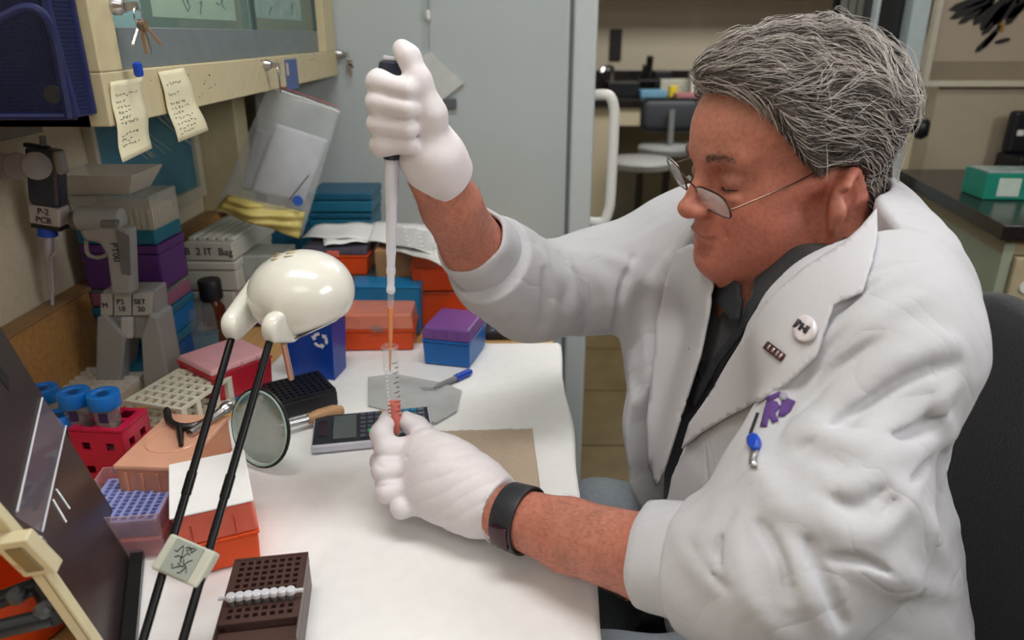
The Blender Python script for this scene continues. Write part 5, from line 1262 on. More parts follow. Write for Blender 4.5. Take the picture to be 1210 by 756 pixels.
def opening(P):
    z = P[:, 2]; yn = np.interp(z, [.55, .74, .80, .90, 1.00, 1.06, 1.2], [.712, .708, .704, .684, .648, .628, .60]).astype(np.float32)
    yf = np.interp(z, [.55, .74, .80, .90, 1.00, 1.06, 1.2], [.80, .82, .83, .835, .838, .84, .85]).astype(np.float32)
    side = np.maximum(yn-P[:, 1], P[:, 1]-yf)
    return smax(smax(side, P[:, 0]-.335, .01), .128-P[:, 0], .01)
CUFN_A, CUFN_B = V((.120, .520, .839)), V((.160, .490, .853))       # near cuff axis
CUFF_A, CUFF_B = ont(555, 283, .828), ont(578, 306, .875)           # far cuff axis
def coat(P):
    d = coat0(P); near = np.abs(d) < .04
    if near.any():
        Q = P[near]; e = d[near]
        for sg, c in FOLDS:
            if len(c) < 2: continue
            A_ = np.array([p for p, r in c]); m = ((Q > A_.min(0)-.03) & (Q < A_.max(0)+.03)).all(1)
            if not m.any(): continue
            k = None; rm = max(r for p, r in c)
            for (a_, ra), (b_, rb) in zip(c, c[1:]):
                ab = b_-a_; h_ = np.clip(((Q[m]-a_)@ab)/float(ab@ab), 0, 1); dd = np.linalg.norm(Q[m]-a_-h_[:, None]*ab, axis=1)
                amp = ra+(rb-ra)*h_; wd = .0088 if sg > 0 else .0042
                g_ = (1.5 if sg > 0 else 2.3)*amp*np.exp(-(dd/wd)**(1.5 if sg > 0 else 2)); k = g_ if k is None else np.maximum(k, g_)
            e[m] -= sg*k*(.85 if sg > 0 else 1.0)
        e = e+.0020*noise3(Q, 30, 3)+.0012*noise3(Q, 70, 5)-.0016*np.maximum(noise3(Q*V3((1, 1.7, .8)), 60, 15), 0)**2*3
        for c, ax, fr, am, rad in (((.145, .50, .86), (.8, -.5, .1), 200, .0022, .05), ((.02, .86, .96), (.45, .5, -.6), 170, .0024, .06), ((.40, .56, .70), (.2, -.4, .9), 110, .003, .1)):
            w_ = np.exp(-((Q-V3(c))**2).sum(1)/(rad*rad)); a_ = V3(ax)/np.linalg.norm(ax)
            e = e-am*w_*(np.abs(np.sin(((Q@a_)*fr+2.2*noise3(Q, 22, 9))*.5))-.5)
        d[near] = e
    d = smax(d, -opening(P), .006)
    d = smax(d, -s_cone(P, (.335, .75, .98), (.27, .735, 1.22), .066, .084), .004)
    for A, B, r0, r1 in ((CUFN_A, CUFN_B, .0410, .044), (CUFF_A, CUFF_B, .038, .041)):
        n_ = (A-B).normalized(); dist = np.linalg.norm(P-V3(A.lerp(B, .7)), axis=1)
        d = smax(d, np.where(dist < .13, (P-V3(A.lerp(B, .7)))@V3(n_), -1), .002)
        d = smax(d, -s_cone(P, A+n_*.03, B-n_*.03, r0-.002, r1-.004), .004)
    return d
M_coat = mat('white_cotton', (192, 193, 199), .85, bump=.10, scale=500, var=.02, sheen=.1)
def wrinkle(m, sc=5.5, st=.45, dist=.010):
    nt = m.node_tree; N = nt.nodes; L = nt.links; b = N['Principled BSDF']; tc = N.new('ShaderNodeTexCoord'); mp = N.new('ShaderNodeMapping'); mp.inputs['Rotation'].default_value = (.4, .7, .2); mp.inputs['Scale'].default_value = (1, 2.0, 1.3)
    ns = N.new('ShaderNodeTexNoise'); ns.inputs['Scale'].default_value = sc; ns.inputs['Detail'].default_value = 2.5; ns.inputs['Distortion'].default_value = 1.2
    L.new(tc.outputs['Object'], mp.inputs[0]); L.new(mp.outputs[0], ns.inputs['Vector'])
    a_ = N.new('ShaderNodeMath'); a_.operation = 'SUBTRACT'; a_.inputs[1].default_value = .5; L.new(ns.outputs['Fac'], a_.inputs[0])
    c_ = N.new('ShaderNodeMath'); c_.operation = 'ABSOLUTE'; L.new(a_.outputs[0], c_.inputs[0]); d_ = N.new('ShaderNodeMath'); d_.operation = 'POWER'; d_.inputs[1].default_value = .7; L.new(c_.outputs[0], d_.inputs[0])
    bp = N.new('ShaderNodeBump'); bp.inputs['Strength'].default_value = st; bp.inputs['Distance'].default_value = dist; L.new(d_.outputs[0], bp.inputs['Height'])
    old = b.inputs['Normal'].links[0].from_node; L.new(bp.outputs[0], old.inputs['Normal'])
wrinkle(M_coat)
Vc, Fc = net(coat, (-.10, .34, .46), (.56, 1.06, 1.17), .0029)
coat_o = putn('lab_coat', Vc, Fc, M_coat)
def cuff(A, B, r0, r1, seed):
    ax = (B-A).normalized(); L_ = (B-A).length; up = ax.orthogonal().normalized(); sd = ax.cross(up); rr = random.Random(seed)
    bb = bmesh.new(); n = 48; rows = []
    ph = [rr.uniform(0, 6) for _ in range(3)]
    for h, dr in ((.004, -.005), (0, -.0035), (-.001, -.0012), (.0005, .0008), (.01, .0015), (.5*L_, .001), (L_-.004, .0018), (L_, .0005), (L_+.002, -.003), (L_+.001, -.007)):
        row = []
        for k in range(n):
            a = 6.28318*k/n; w_ = .0011*math.sin(3*a+ph[0])+.0007*math.sin(7*a+ph[1]+h*60)
            r = r0+(r1-r0)*h/L_+dr+w_; row.append(bb.verts.new(A+ax*(h+.0015*math.sin(2*a+ph[2]))+(up*math.cos(a)+sd*math.sin(a))*r-mo))
        rows.append(row)
    for a, b in zip(rows, rows[1:]):
        for k in range(n): bb.faces.new((a[k], a[(k+1) % n], b[(k+1) % n], b[k]))
    bmesh.ops.recalc_face_normals(bb, faces=bb.faces[:])
    me = bpy.data.meshes.new('cuff'); bb.to_mesh(me); bb.free(); me.shade_smooth(); return link('cuff', me, M_coat, coat_o)
cuff(CUFN_A, CUFN_B, .0445, .0490, 1); cuff(CUFF_A, CUFF_B, .0425, .0475, 2)
def patch(name, poly, m, th=.003, off=.0015, parent=None, res=5, f=None, smoothit=2):
    """cloth piece lying on the coat: outline sampled into a grid and lifted off the closed coat surface"""
    us = [p[0] for p in poly]; vs_ = [p[1] for p in poly]
    bb = bmesh.new(); bb.faces.new([bb.verts.new((p[0], p[1], 0)) for p in poly])
    for ax, q in ((0, us), (1, vs_)):
        for k in range(int(min(q)//res)+1, int(max(q)//res)+1):
            co = (k*res, 0, 0) if ax == 0 else (0, k*res, 0); no = (1, 0, 0) if ax == 0 else (0, 1, 0)
            bmesh.ops.bisect_plane(bb, geom=bb.verts[:]+bb.edges[:]+bb.faces[:], plane_co=co, plane_no=no)
    bmesh.ops.remove_doubles(bb, verts=bb.verts[:], dist=1.3)
    bmesh.ops.recalc_face_normals(bb, faces=bb.faces[:]); bb.verts.ensure_lookup_table(); bb.verts.index_update()
    P_, t, ok = marchN(f or coat0, [(v_.co.x, v_.co.y) for v_ in bb.verts]); t = list(t)
    for _ in range(smoothit): t = [min(t[v_.index], .5*t[v_.index]+.5*sum(t[e.other_vert(v_).index] for e in v_.link_edges)/max(1, len(v_.link_edges))) for v_ in bb.verts]
    for v_, tt in zip(bb.verts, t):
        d_ = ray(v_.co.x, v_.co.y); v_.co = V((0, 0, CAM_Z))+d_*(tt-off/d_.length)-mo
    me = bpy.data.meshes.new(name); bb.to_mesh(me); bb.free(); me.shade_smooth()
    o = link(name, me, m, parent or coat_o)
    if th: k = o.modifiers.new('s', 'SOLIDIFY'); k.thickness = th; k.offset = 0
    return o
M_lapel = mat('white_cotton_lapel', (196, 196, 202), .85, bump=.08, scale=500, var=.02)
NL = [(996, 288), (1016, 270), (1036, 246), (1037, 278), (1032, 305), (1019, 345), (985, 360), (965, 420), (928, 455), (900, 472), (862, 492), (828, 512), (806, 530), (815, 500), (838, 468), (861, 428), (885, 390), (907, 355), (948, 318)]
FL = [(800, 296), (818, 288), (834, 302), (843, 335), (838, 372), (828, 420), (812, 470), (798, 515), (785, 556), (776, 574), (767, 550), (764, 500), (772, 430), (776, 380), (786, 335)]
patch('lapel', NL, M_lapel, .0022, .0070, smoothit=0, res=6)
patch('lapel', FL, M_lapel, .0022, .0065, smoothit=0, res=6)
# piping seams and folds pressed into the lapel
# ---------- badges, logo
def disc(u, v_, r, n=20, sx=1, sy=1): return [(u+r*sx*math.cos(6.2832*k/n), v_+r*sy*math.sin(6.2832*k/n)) for k in range(n)]
bd = patch('round_badge', disc(951, 388, 16, sx=.92), mat('badge_white', (216, 210, 214), .25, coat=.5), .0016, .0115, res=8)
def rotpoly(c, a, pts): ca, sa = math.cos(a), math.sin(a); return [(c[0]+x*ca-y*sa, c[1]+x*sa+y*ca) for x, y in pts]
def bar(c, a, x0, x1, y0, y1): return rotpoly(c, a, [(x0, y0), (x1, y0), (x1, y1), (x0, y1)])
M_mark = mat('badge_mark', (48, 44, 54), .5)
for q in ((-9, -4, -6, 6), (-2.5, 1.5, -5, 5), (4, 9, -6, 4), (-5, -2, -5, -2), (1.5, 5, -1.5, 1.5)): patch('badge_letter', bar((947, 386), .62, *q), M_mark, .0004, .0128, bd, res=8)
pb = patch('name_pin', bar((915, 415), .65, -13, 13, -5, 5), mat('dark_red_pin', (84, 40, 48), .3, .3), .0016, .0105, res=8)
for x in (-8, -2, 4, 9): patch('pin_letter', bar((915, 415), .65, x-1.5, x+1.2, -3, 3), mat('pin_silver', (200, 190, 190), .3, .4), .0004, .0118, pb, res=8)
M_purple = mat('purple_embroidery', (92, 62, 130), .8, bump=.5, scale=900)
for poly in ([(898, 504), (906, 473), (918, 474), (922, 480), (916, 488), (920, 497), (912, 500), (909, 490), (906, 504)], [(919, 492), (925, 468), (931, 470), (940, 474), (934, 486), (926, 492)], [(904, 470), (922, 462), (924, 466), (908, 475)]):
    patch('embroidered_logo', poly, M_purple, .0008, .0012, res=6, f=coat, smoothit=0)
patch('embroidered_ring', disc(926, 468, 5), mat('grey_embroidery', (150, 150, 165), .8), .0008, .002, res=6, f=coat, smoothit=0)
cr = patch('badge_reel', disc(892, 523, 8, sx=.85, sy=1.25), M_blueplastic, .006, .003, res=6, f=coat, smoothit=0)
patch('reel_clip', [(887, 532), (896, 532), (894, 552), (886, 550)], M_steel, .003, .003, cr, res=6, f=coat, smoothit=0)
patch('reel_cord', [(885, 512), (888, 512), (897, 488), (894, 487)], M_ink, .0008, .002, cr, res=6, f=coat, smoothit=0)
# ---------- shirt collar and placket (skin shows between the collar points)
M_collar = mat('shirt_collar_cloth', (33, 35, 41), .75, bump=.3, scale=400, var=.15)
def sf(P): return smin(torso(P, .004), yoke(P, .004), .05)
NC = [(880, 356), (895, 350), (935, 322), (975, 285), (990, 262), (1004, 258), (985, 288), (945, 330), (912, 360), (896, 368), (884, 372)]
patch('shirt_collar', [(889, 372), (896, 357), (932, 338), (968, 311), (986, 291), (1000, 279), (990, 300), (950, 341), (922, 366), (900, 378)], M_collar, .003, .020, shirt, smoothit=4, f=sf)
patch('shirt_collar', [(838, 312), (850, 318), (860, 326), (874, 336), (877, 356), (873, 380), (864, 378), (852, 362), (841, 352), (848, 340)], M_collar, .003, .016, shirt, smoothit=4, f=sf)
patch('placket', [(842, 425), (880, 375), (890, 378), (850, 430), (822, 480), (815, 478)], M_collar, .002, .006, shirt, smoothit=3, f=sf)
# ---------- hair
HXB_Z = [-.13, -.055, -.052, -.030, -.015, .00, .015, .03, .05, .07, .085, .10, .14]
HXB_X = [-.060, -.050, -.046, -.040, .006, .014, .024, .034, .048, .060, .072, .086, .12]
def hairmask(q):
    """negative where hair grows"""
    xb = np.interp(q[:, 2], HXB_Z, HXB_X)+.010*np.clip(1-np.abs(q[:, 1])/.05, 0, 1)*(q[:, 2] > .04)
    m = q[:, 0]-xb
    ear = np.where((q[:, 2] < .014), -(np.sqrt(((q[:, 0]+.009)/.034)**2+((q[:, 2]+.040)/.052)**2)-1)*.02, -1)
    return np.maximum(np.maximum(m, ear), -.118-q[:, 2])
def hairf(P):
    q = tohead(P); d = smin(head_core(q), s_cone(P, NK0, NK1, .064, .072)/HS, .02)
    th_ = .006+.013*np.clip((q[:, 2]+.02)/.08, 0, 1)+.001*np.clip(-q[:, 0]/.08, 0, 1)
    cl = .0042*noise3(q*np.array([1, 1.6, 1.2], np.float32), 70, 11)+.0022*noise3(q, 170, 12)+.004*np.clip((q[:, 0]-.02)/.06, 0, 1)
    return smax((d-th_-cl)*HS, hairmask(q)*HS, .012)
Vh, Fh = net(hairf, (.14, .62, 1.03), (.44, .90, 1.34), .0022)
hair = putn('hair', Vh, Fh, mat('hair_base', (70, 64, 62), .6, rgb2=(120, 112, 108), scale=60, var=.2, bump=.6, detail=6))
def strands(name, n, m, seed, rad, L=10, step=.0042, lift=(.0005, .004), curl=1.0, mask=hairf):
    rs = np.random.RandomState(seed); P = Vh[rs.randint(0, len(Vh), n)].astype(np.float32)
    off = rs.uniform(*lift, n).astype(np.float32); q = tohead(P); side = np.sign(q[:, 1])
    pts = []; bias = rs.normal(0, .5, (n, 3))
    def grad(P):
        e = .0015; return np.stack([hf2(P+V3((e, 0, 0)))-hf2(P-V3((e, 0, 0))), hf2(P+V3((0, e, 0)))-hf2(P-V3((0, e, 0))), hf2(P+V3((0, 0, e)))-hf2(P-V3((0, 0, e)))], 1)/(2*e)
    hf2 = hairf
    P = P+0
    for k in range(L):
        gN = grad(P); gN /= np.linalg.norm(gN, axis=1, keepdims=True)+1e-9; dd = hairf(P)
        P = P-gN*(dd-off)[:, None]; pts.append(P.copy())
        q = tohead(P); top = np.clip((q[:, 2]-.0)/.09, 0, 1)
        w1 = noise3(q, 52, 21)*1.7; w2 = noise3(q, 50, 22)*1.45
        fl = np.stack([-.9*np.ones(n)+.2*w1, side*.35*(1-top)*0+.75*w2*curl+.55*top, -.75*(1-top)+.35*w1*curl], 1)+bias*.5
        fw = (fl@RH.T); fw = fw-gN*(fw*gN).sum(1, keepdims=True); fw /= np.linalg.norm(fw, axis=1, keepdims=True)+1e-9
        P = (P+fw*step*(.7+.6*rs.rand(n))[:, None]).astype(np.float32)
    A = np.stack(pts, 1); qa = tohead(A.reshape(-1, 3)).reshape(n, L, 3); bad = ((((qa[:, :, 0]+.010)/.030)**2+((qa[:, :, 2]+.036)/.046)**2 < 1) & (qa[:, :, 2] < .012)).any(1); A = A[~bad]; n = len(A); K = 3; T_ = np.gradient(A, axis=1); T_ /= np.linalg.norm(T_, axis=2, keepdims=True)+1e-9
    U = np.cross(T_, np.array([.3, .5, .8])); U /= np.linalg.norm(U, axis=2, keepdims=True)+1e-9; W = np.cross(T_, U)
    rk = rad*np.sin(np.linspace(.35, math.pi-.1, L))**.7; ang = 2*math.pi*np.arange(K)/K
    VV = A[:, :, None, :]+rk[None, :, None, None]*(U[:, :, None, :]*np.cos(ang)[None, None, :, None]+W[:, :, None, :]*np.sin(ang)[None, None, :, None])
    idx = np.arange(n*L*K).reshape(n, L, K); a = idx[:, :-1]; b = idx[:, 1:]
    F = np.stack([a, np.roll(a, -1, 2), np.roll(b, -1, 2), b], -1).reshape(-1, 4)
    o = putn(name, VV.reshape(-1, 3), F, m); o.parent = hair; o['kind'] = 'stuff'; return o
strands('hair_strands', 9000, mat('hair_mid', (118, 108, 102), .45), 1, .00036, curl=1.3)
strands('hair_strands', 8000, mat('hair_dark', (70, 64, 62), .45), 2, .00040, curl=1.3)
strands('hair_strands', 5200, mat('hair_light', (206, 200, 196), .42), 3, .00034, curl=1.3, lift=(.001, .005))
strands('hair_strands', 500, mat('hair_light', (206, 200, 196), .42), 4, .00035, L=12, lift=(.004, .012), curl=1.4)
# eyebrows
for s in (1, -1):
    g = G(); rr = random.Random(5)
    for i in range(150):
        x = rr.uniform(0, 1); a = V((.0995-.022*x*x, (.016+.034*x)*s, .0215+.004*math.sin(x*2.4)+rr.gauss(0, .0022)))
        p = fromhead(a)-mo; q2 = fromhead(a+V((.002-.003*x, .006*s, .0035-.005*x)))-mo; g.tube([p, (p+q2)/2+V((-.0006, 0, .0008)), q2], [.0003, .00035, .0001], 3)
    e = g.out('eyebrow', mat('brow_hair', (112, 88, 78), .6), man); e['kind'] = 'stuff'
# forearm hair
def armhair(chain, n, seed, name):
    g = G(); rr = random.Random(seed)
    for i in range(n):
        k = rr.randrange(len(chain)-1); t = rr.random(); a, b = V(chain[k][0]), V(chain[k+1][0]); c = a.lerp(b, t); r = chain[k][1]*(1-t)+chain[k+1][1]*t
        ax = (b-a).normalized(); dv = V((rr.gauss(-.2, 1), rr.gauss(-.5, 1), rr.gauss(.3, 1))); dv = (dv-ax*dv.dot(ax)).normalized()
        p = c+dv*(r+.001); h = float(arms(np.array([p], np.float32))[0]); p = p-dv*h; tn = (-ax+dv.cross(ax)*rr.gauss(0, .5)).normalized()
        g.tube([p-mo, p+tn*.003+dv*.0012-mo, p+tn*.006+dv*.0014-mo], [.00012, .0001, .00004], 3)
    o = g.out(name, mat('arm_hair_brown', (132, 84, 64), .6), man); o['kind'] = 'stuff'
armhair(FA_L, 700, 3, 'arm_hair'); armhair(FA_R, 400, 4, 'arm_hair')
# lips as thin tinted shells
for c, r, nm in (((.0972, 0, -.0640), (.0080, .0205, .0042), 'upper_lip'), ((.0940, 0, -.0738), (.0086, .0175, .0050), 'lower_lip')):
    bb = bmesh.new(); bmesh.ops.create_uvsphere(bb, u_segments=20, v_segments=10, radius=1)
    for v_ in bb.verts: v_.co = fromhead((c[0]+v_.co.x*r[0]-abs(v_.co.y)**2*.004, c[1]+v_.co.y*r[1], c[2]+v_.co.z*r[2]*(1-.3*abs(v_.co.y))))-mo
    g = G(); g.add(bb); g.out(nm, mat('lip_skin', (160, 84, 76), .4, sss=.1), man, True)
# ---------- eyeglasses
gl = tag(bpy.data.objects.new('eyeglasses', None)); COL.objects.link(gl); gl.parent = man
M_wire = mat('brown_wire', (92, 70, 60), .3, .85); M_lens = mat('lens_glass', (225, 228, 232), .03, alpha=.28, coat=1, var=0)
lc = {1: (.1010, .034, -.020), -1: (.1085, -.033, .000)}
rims = {}
for s in (1, -1):
    c = V(lc[s]); pts = []
    for k in range(28):
        a = 6.28318*k/28; y = math.copysign(abs(math.cos(a))**.6, math.cos(a))*.0262; z = math.copysign(abs(math.sin(a))**.6, math.sin(a))*.0145
        pts.append(c+V((-.10*abs(y+.01*s)*0-.22*(y*s)*1.0*.6+.30*z, y, z+.10*y*-1)))
    rims[s] = pts
    w_ = [fromhead(p)-mo for p in pts]
    G().tube(w_, .0011, 6, closed=True).out('rim', M_wire, gl, True)
    bb = bmesh.new(); cc = bb.verts.new(fromhead(c+V((.0022, 0, 0)))-mo); rg = [bb.verts.new(q) for q in w_]
    for k in range(28): bb.faces.new((cc, rg[k], rg[(k+1) % 28]))
    bmesh.ops.recalc_face_normals(bb, faces=bb.faces[:]); g = G(); g.add(bb); o = g.out('lens', M_lens, gl, True); k = o.modifiers.new('s', 'SOLIDIFY'); k.thickness = .0012
n0 = rims[1][12]; n1 = rims[-1][2]
G().tube([fromhead(p)-mo for p in smoothpath([n0, (V(n0)+V(n1))/2+V((.004, 0, .005)), n1], 4)], .0009, 6).out('bridge', M_wire, gl, True)
for s in (1, -1):
    h = V(rims[s][0 if s > 0 else 14]); ear = V((-.005, .0835*s, .0155))
    mid = h.lerp(ear, .55)+V((0, .004*s, 0)); hinge = h+V((-.006, .004*s, .002))
    p = smoothpath([h, hinge, mid, ear, V((-.030, .0815*s, .008)), V((-.040, .076*s, -.010))], 5)
    G().tube([fromhead(q)-mo for q in p], .0009, 6).out('temple', M_wire, gl, True)
    for q in (rims[s][13 if s > 0 else 1],):
        q = V(q)+V((-.006, -.002*s, -.003)); G().lathe([(0, .002), (.0015, .003), (.003, .002)], fromhead(q)-mo, (0, 1, 0), 10).out('nose_pad', M_lens, gl, True)
# ---------- gloves
M_glove = mat('white_nitrile', (222, 217, 221), .5, bump=.12, scale=120, var=.02, sss=.05)
PY = .722
def hp_(u, v_, dy=0): p = ony(u, v_, PY+dy); return (p.x, p.y, p.z)
def chainpx(L_): return [(hp_(u, v_, dy), r) for u, v_, dy, r in L_]
FR = [chainpx([(478, 94, .034, .0115), (449, 96, .022, .0105), (447, 97, -.012, .0102), (482, 106, -.022, .0092)]),
      chainpx([(480, 118, .036, .0118), (448, 120, .024, .0108), (447, 121, -.014, .0103), (482, 129, -.024, .0094)]),
      chainpx([(482, 143, .034, .0115), (449, 146, .022, .0105), (448, 146, -.012, .0102), (483, 153, -.022, .0092)]),
      chainpx([(484, 166, .032, .0105), (450, 172, .020, .0100), (452, 171, -.010, .0098), (484, 172, -.018, .0088)])]
TH_R = chainpx([(512, 172, .004, .0175), (508, 135, -.006, .0150), (494, 95, -.010, .0116), (483, 68, -.006, .0098), (475, 58, -.002, .0086)])
PALM_R = [(hp_(490, 112, .030), .0165), (hp_(496, 150, .028), .020), (hp_(512, 185, .014), .026), (tuple(ont(521, 203, .738)), .0285)]
def gloveR(P):
    d = s_chain(P, PALM_R, .02)
    d = smin(d, s_cone(P, hp_(488, 170, .02), hp_(510, 190, .006), .018, .024), .02)
    for c in FR: d = smin(d, s_chain(P, c, .008), .0038)
    d = smin(d, s_chain(P, TH_R, .008), .007)
    d = smin(d, s_cone(P, hp_(516, 190, .006), tuple(ont(524, 207, .740)), .025, .029), .01)
    near = np.abs(d) < .01; Q = P[near]
    d[near] += .0004*noise3(Q, 70, 2)+.0004*noise3(Q, 170, 4)
    # end of the glove with a rolled rim
    a = V3(ont(519, 202, .737)); n_ = V3(V(ER)-V(WR)); n_ = n_/np.linalg.norm(n_)
    d = smax(d, (P-a)@n_-.012, .003)
    h = (P-a)@n_-.0105; rr = np.linalg.norm((P-a)-((P-a)@n_)[:, None]*n_, axis=1)
    return smin(d, np.sqrt((rr-.0292)**2+h*h)-.0016, .004)
Vg, Fg = net(gloveR, (-.19, .64, 1.03), (-.02, .80, 1.27), .0017)
putn('glove', Vg, Fg, M_glove)
def tp(L_): return [(tuple(ont(u, v_, t)), r) for u, v_, t, r in L_]
FLh = [tp([(497, 528, .805, .0125), (456, 530, .795, .0112), (450, 512, .800, .0105), (458, 495, .818, .0095)]),
       tp([(495, 552, .790, .0125), (453, 556, .782, .0115), (450, 545, .805, .0105), (470, 535, .83, .0095)]),
       tp([(500, 575, .780, .0120), (457, 581, .775, .0110), (456, 570, .80, .0100), (476, 560, .82, .0092)]),
       tp([(508, 592, .775, .0110), (474, 600, .770, .0100), (472, 590, .795, .0094), (488, 580, .815, .009)])]
TH_L = tp([(545, 560, .80, .020), (515, 528, .822, .0145), (493, 506, .828, .0118), (480, 496, .822, .0098)])
def gloveL(P):
    d = s_chain(P, tp([(598, 604, .745, .0300), (560, 585, .765, .034), (525, 562, .785, .036), (500, 548, .800, .028)]), .02)
    d = smin(d, s_cone(P, tuple(ont(505, 585, .78)), tuple(ont(560, 595, .765)), .022, .028), .02)
    d = smin(d, s_cone(P, tuple(ont(505, 530, .80)), tuple(ont(560, 575, .77)), .020, .028), .02)
    for c in FLh: d = smin(d, s_chain(P, c, .008), .0048)
    d = smin(d, s_chain(P, TH_L, .01), .008)
    near = np.abs(d) < .012; Q = P[near]
    w_ = np.clip((Q[:, 0]+.12)/.10, 0, 1)
    d[near] += (.0002+.0010*w_)*(1-2*np.abs(np.sin((Q@V3((-130, 210, 330))+4.0*noise3(Q, 30, 2))*.5))**.5)*np.clip(noise3(Q, 34, 7)+.5, 0, 1)+.0005*noise3(Q, 140, 4)
    for a, b in (((438, 545, .775), (462, 556, .765)), ((442, 577, .77), (470, 570, .765)), ((462, 520, .78), (480, 540, .775))): d = smax(d, -s_cone(P, tuple(ont(*a)), tuple(ont(*b)), .0012, .0008), .004)
    a = V3(WL); n_ = V3(V(EL)-V(WL)); n_ = n_/np.linalg.norm(n_)
    d = smax(d, (P-a)@n_+.004-.003*noise3(P, 60, 8), .002)
    h = (P-a)@n_+.0055-.003*noise3(P, 60, 8); rr = np.linalg.norm((P-a)-((P-a)@n_)[:, None]*n_, axis=1)
    return smin(d, np.sqrt((rr-.0305)**2+h*h)-.0013, .003)
Vg, Fg = net(gloveL, (-.19, .57, .75), (.04, .80, .91), .0017)
putn('glove', Vg, Fg, M_glove)
# ---------- wrist band
a, b = V(FA_L[0][0]), V(FA_L[1][0]); ax = (b-a).normalized(); c0 = a+ax*.004
G().lathe([(0, .0305), (0, .0325), (.002, .0332), (.024, .0345), (.026, .034), (.026, .0318)], c0-mo, ax, 40, False).out('wrist_band', mat('black_rubber', (40, 42, 48), .45, bump=.1, scale=300), man, True)
sc_ = onz(595, 637, .80); d_ = (ont(597, 636, .70)-(c0+ax*.013)); d_ = (d_-ax*d_.dot(ax)).normalized(); sd = ax.cross(d_)
g = G(); bbm = Matrix((ax, sd, d_)).transposed().to_4x4(); bbm.translation = c0+ax*.013+d_*.0335-mo
g.box((-.0105, -.012, -.001), (.0105, .012, .0022), .002); g.xf(bbm); wb = g.out('band_screen', mat('dark_red_screen', (58, 22, 34), .12), man, True)
# ---------- trousers and shoes
def jeans(P):
    d = s_ell(P, (.40, .72, .56), (.13, .175, .10))
    for y, kz, kx in ((.575, .600, .10), (.86, .605, .12)):
        d = smin(d, s_chain(P, [((.40, y+.04*(1 if y < .7 else -1), .565), .090), ((.24, y, .592), .078), ((kx, y, kz), .068), ((kx+.02, y, .34), .058), ((kx+.02, y, .12), .046)], .03), .03)
    Q = P; return d+.002*noise3(Q, 40, 6)
Vj, Fj = net(jeans, (-.02, .45, .08), (.58, .98, .70), .006)
putn('jeans', Vj, Fj, mat('grey_denim', (130, 138, 146), .9, bump=.4, scale=350, var=.12))
for y, x in ((.575, .12), (.86, .14)):
    def sh(P): return smax(smin(s_ell(P, (x-.07, y, .045), (.10, .045, .04)), s_ell(P, (x+.02, y, .06), (.06, .038, .06)), .03), .004-P[:, 2], .004)
    V5, F5 = net(sh, (x-.2, y-.07, -.01), (x+.12, y+.07, .15), .006); putn('shoe', V5, F5, mat('black_leather', (30, 28, 28), .35))
# ================================================================ office chair
ch = thing('office_chair', 'black fabric office chair with rounded backrest, behind the seated man', 'chair', (.42, .72, 0))
def csh(P):
    q = P-V3((.595, .725, .745)); q = q.copy(); q[:, 0] = q[:, 0]-.25*q[:, 1]**2*1.0+.0
    r = .15; w_ = np.abs(q[:, 1])-(.245-r); h_ = np.abs(q[:, 2])-(.225-r)
    k = np.sqrt(np.maximum(w_, 0)**2+np.maximum(h_, 0)**2)+np.minimum(np.maximum(w_, h_), 0)-r
    return smax(k, np.abs(q[:, 0])-.028, .035)
V5, F5 = net(csh, (.50, .42, .48), (.72, 1.02, 1.0), .007)
M_ch = mat('black_chair_fabric', (30, 30, 36), .95, bump=.5, scale=500, var=.35, sheen=.2)
def puta(nm, Vt, F, m, par): me = npmesh(nm, np.asarray(Vt)-np.array(par.location), F); return link(nm, me, m, par)
puta('backrest', V5, F5, M_ch, ch)
def cst(P):
    q = P-V3((.37, .72, .435)); r = .12; w_ = np.abs(q[:, 1])-(.25-r); h_ = np.abs(q[:, 0])-(.23-r)
    k = np.sqrt(np.maximum(w_, 0)**2+np.maximum(h_, 0)**2)+np.minimum(np.maximum(w_, h_), 0)-r
    return smax(k, np.abs(q[:, 2])-.035, .03)
V5, F5 = net(cst, (.1, .42, .36), (.64, 1.02, .52), .008); puta('seat', V5, F5, M_ch, ch)
put(G().tube(smoothpath([(.45, .72, .38), (.60, .72, .38), (.66, .72, .45), (.655, .72, .70)]), .018, 10), 'back_post', M_darksteel, ch, True)
put(G().tube(smoothpath([(.60, .52, .38), (.652, .50, .50), (.668, .485, .78)]), .006, 8), 'back_rod', mat('worn_steel_rod', (120, 104, 92), .4, .8), ch, True)
put(G().cyl((.40, .72, .12), (.40, .72, .42), .028), 'gas_column', M_black, ch, True)
for k in range(5):
    a = k*1.2566+.5; c = V((.40, .72, 0)); e = c+V((.27*math.cos(a), .27*math.sin(a), 0))
    put(G().tube([c+V((0, 0, .12)), e+V((0, 0, .085))], [.028, .016], 8), 'base_leg', M_black, ch, True)
    put(G().cyl(e+V((-.015, 0, .03)), e+V((.015, 0, .03)), .03), 'caster', M_black, ch, True)
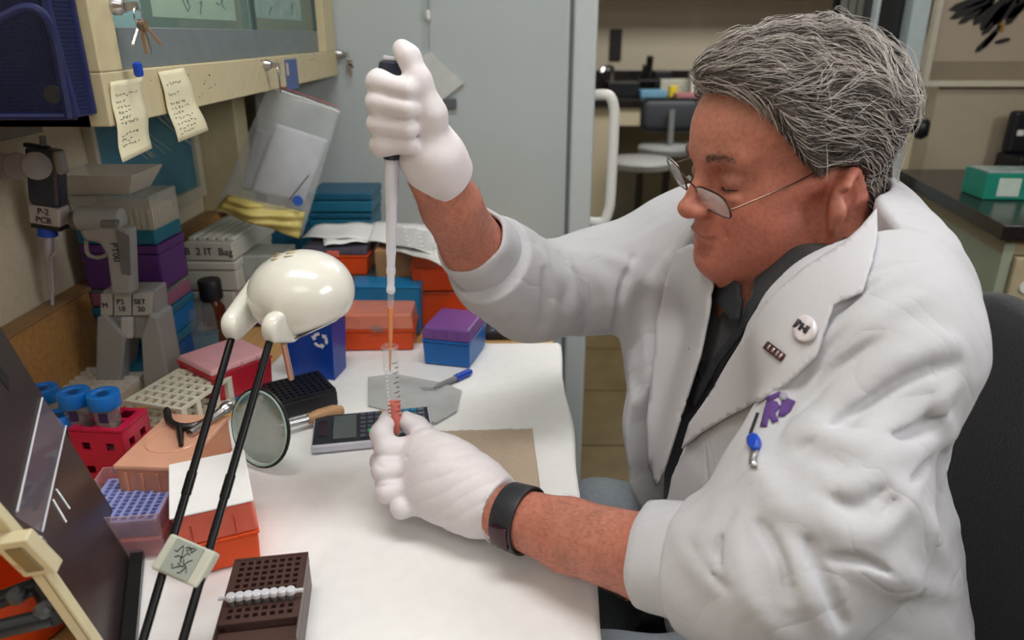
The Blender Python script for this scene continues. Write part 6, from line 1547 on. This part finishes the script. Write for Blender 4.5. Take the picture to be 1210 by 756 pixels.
# ================================================================ pipette and tube
pt = thing('pipette', 'white and dark blue pipette gripped in the raised gloved hand, orange liquid in its tip', 'pipette', ony(464, 64, PY))
p0 = ony(464, 66, PY); p1 = ony(461, 440, PY); ax = (p1-p0).normalized()
def along(v_):
    # point of the axis seen at row v
    lo_, hi_ = 0, (p1-p0).length
    for _ in range(40):
        m_ = (lo_+hi_)/2; q = p0+ax*m_; r_ = V((0, q.y, q.z-CAM_Z)); F_ = r_.y*CT-r_.z*ST; U_ = r_.y*ST+r_.z*CT
        if 378-FPX*U_/F_ < v_: lo_ = m_
        else: hi_ = m_
    return lo_
def lat(nm, L_, m, par=None):
    s0 = along(L_[0][0]); g = G().lathe([(along(v_)-s0, r) for v_, r in L_], p0+ax*s0-pt.location, ax, 24); return g.out(nm, m, pt, True)
M_navy = mat('navy_plastic', (38, 44, 62), .3, coat=.3); M_pw = mat('pipette_white', (222, 224, 236), .3, var=.01)
lat('plunger_button', [(66, .0), (66.2, .0085), (69, .0092), (71, .0088)], M_pw)
lat('plunger_cap', [(58, 0), (59, .005), (62, .0055), (67, .005)], M_navy)
lat('head', [(71, .0085), (74, .0125), (84, .0135), (92, .0125), (96, .0105)], M_navy)
lat('handle', [(94, .0108), (110, .0112), (150, .0108), (169, .0098)], M_navy)
lat('collar', [(168, .0088), (170, .0094), (176, .0092), (178, .0086), (186, .0084), (188, .0078)], M_navy)
lat('barrel', [(187, .0070), (221, .0070), (223, .0064), (240, .0062), (242, .0056), (300, .0050), (303, .0046), (318, .0040)], M_pw)
M_clear = mat('clear_polypropylene', (226, 232, 236), .06, alpha=.10, coat=1, var=0)
lat('tip_collar', [(316, .0046), (322, .0048), (325, .0040), (338, .0038), (340, .0046), (344, .0046), (346, .0038)], M_pw)
s0 = along(344); s1 = along(440)
G().lathe([(0, .0040), (s1-s0, .0011), (s1-s0, .0006), (0, .0034)], p0+ax*s0-pt.location, ax, 20, False).out('tip', M_clear, pt, True)
M_or = mat('orange_liquid', (232, 128, 16), .15, coat=.3)
lat('tip_liquid', [(363, .0), (363.2, .0029), (405, .0020), (438, .0007)], M_or)
tb = thing('sample_tube', 'clear printed centrifuge tube with orange liquid held in the lower gloved hand', 'tube', ony(467, 505, PY))
a = ony(460, 408, PY); b = ony(468, 503, PY); ax2 = (b-a).normalized(); L_ = (b-a).length; o_ = a-tb.location
G().lathe([(0, .0085), (L_-.004, .0082), (L_+.012, .0035), (L_+.014, 0), (L_+.014, 0), (L_+.011, .0028), (L_-.004, .0074), (0, .0077)], o_, ax2, 28, False).out('wall', M_clear, tb, True)
G().lathe([(0, .0085), (.001, .0095), (.003, .0095), (.004, .0086)], o_, ax2, 28, False).out('rim', M_clear, tb, True)
M_rd = mat('orange_red_liquid', (232, 70, 8), .15, coat=.3)
q0 = L_*.70
G().lathe([(q0, 0), (q0+.0001, .0068), (L_-.004, .0068), (L_+.010, .0026), (L_+.011, 0)], o_, ax2, 24).out('liquid', M_rd, tb, True)
n2 = V((0, -1, 0)); n2 = (n2-ax2*n2.dot(ax2)).normalized(); s2 = ax2.cross(n2)
g = G()
for i in range(12):
    c = a+ax2*(.018+i*.0058); 
    for k in range(4 if i % 2 else 7):
        an = 1.05-k*.11; d2 = n2*math.cos(an)+s2*math.sin(an)*-1; g.cbox(c+d2*.0086-tb.location, (.0009, .0005, .0006))
o = g.out('graduation_marks', M_ink, tb); o['kind'] = 'stuff'
g = G(); 
for i in range(14):
    c = a+ax2*(.02+i*.0046); d2 = n2*math.cos(-.5)+s2*math.sin(.5); g.cbox(c+d2*.0086-tb.location, (.0022, .0005, .002))
o = g.out('printed_lettering', mat('white_print', (235, 235, 240), .5), tb); o['kind'] = 'stuff'
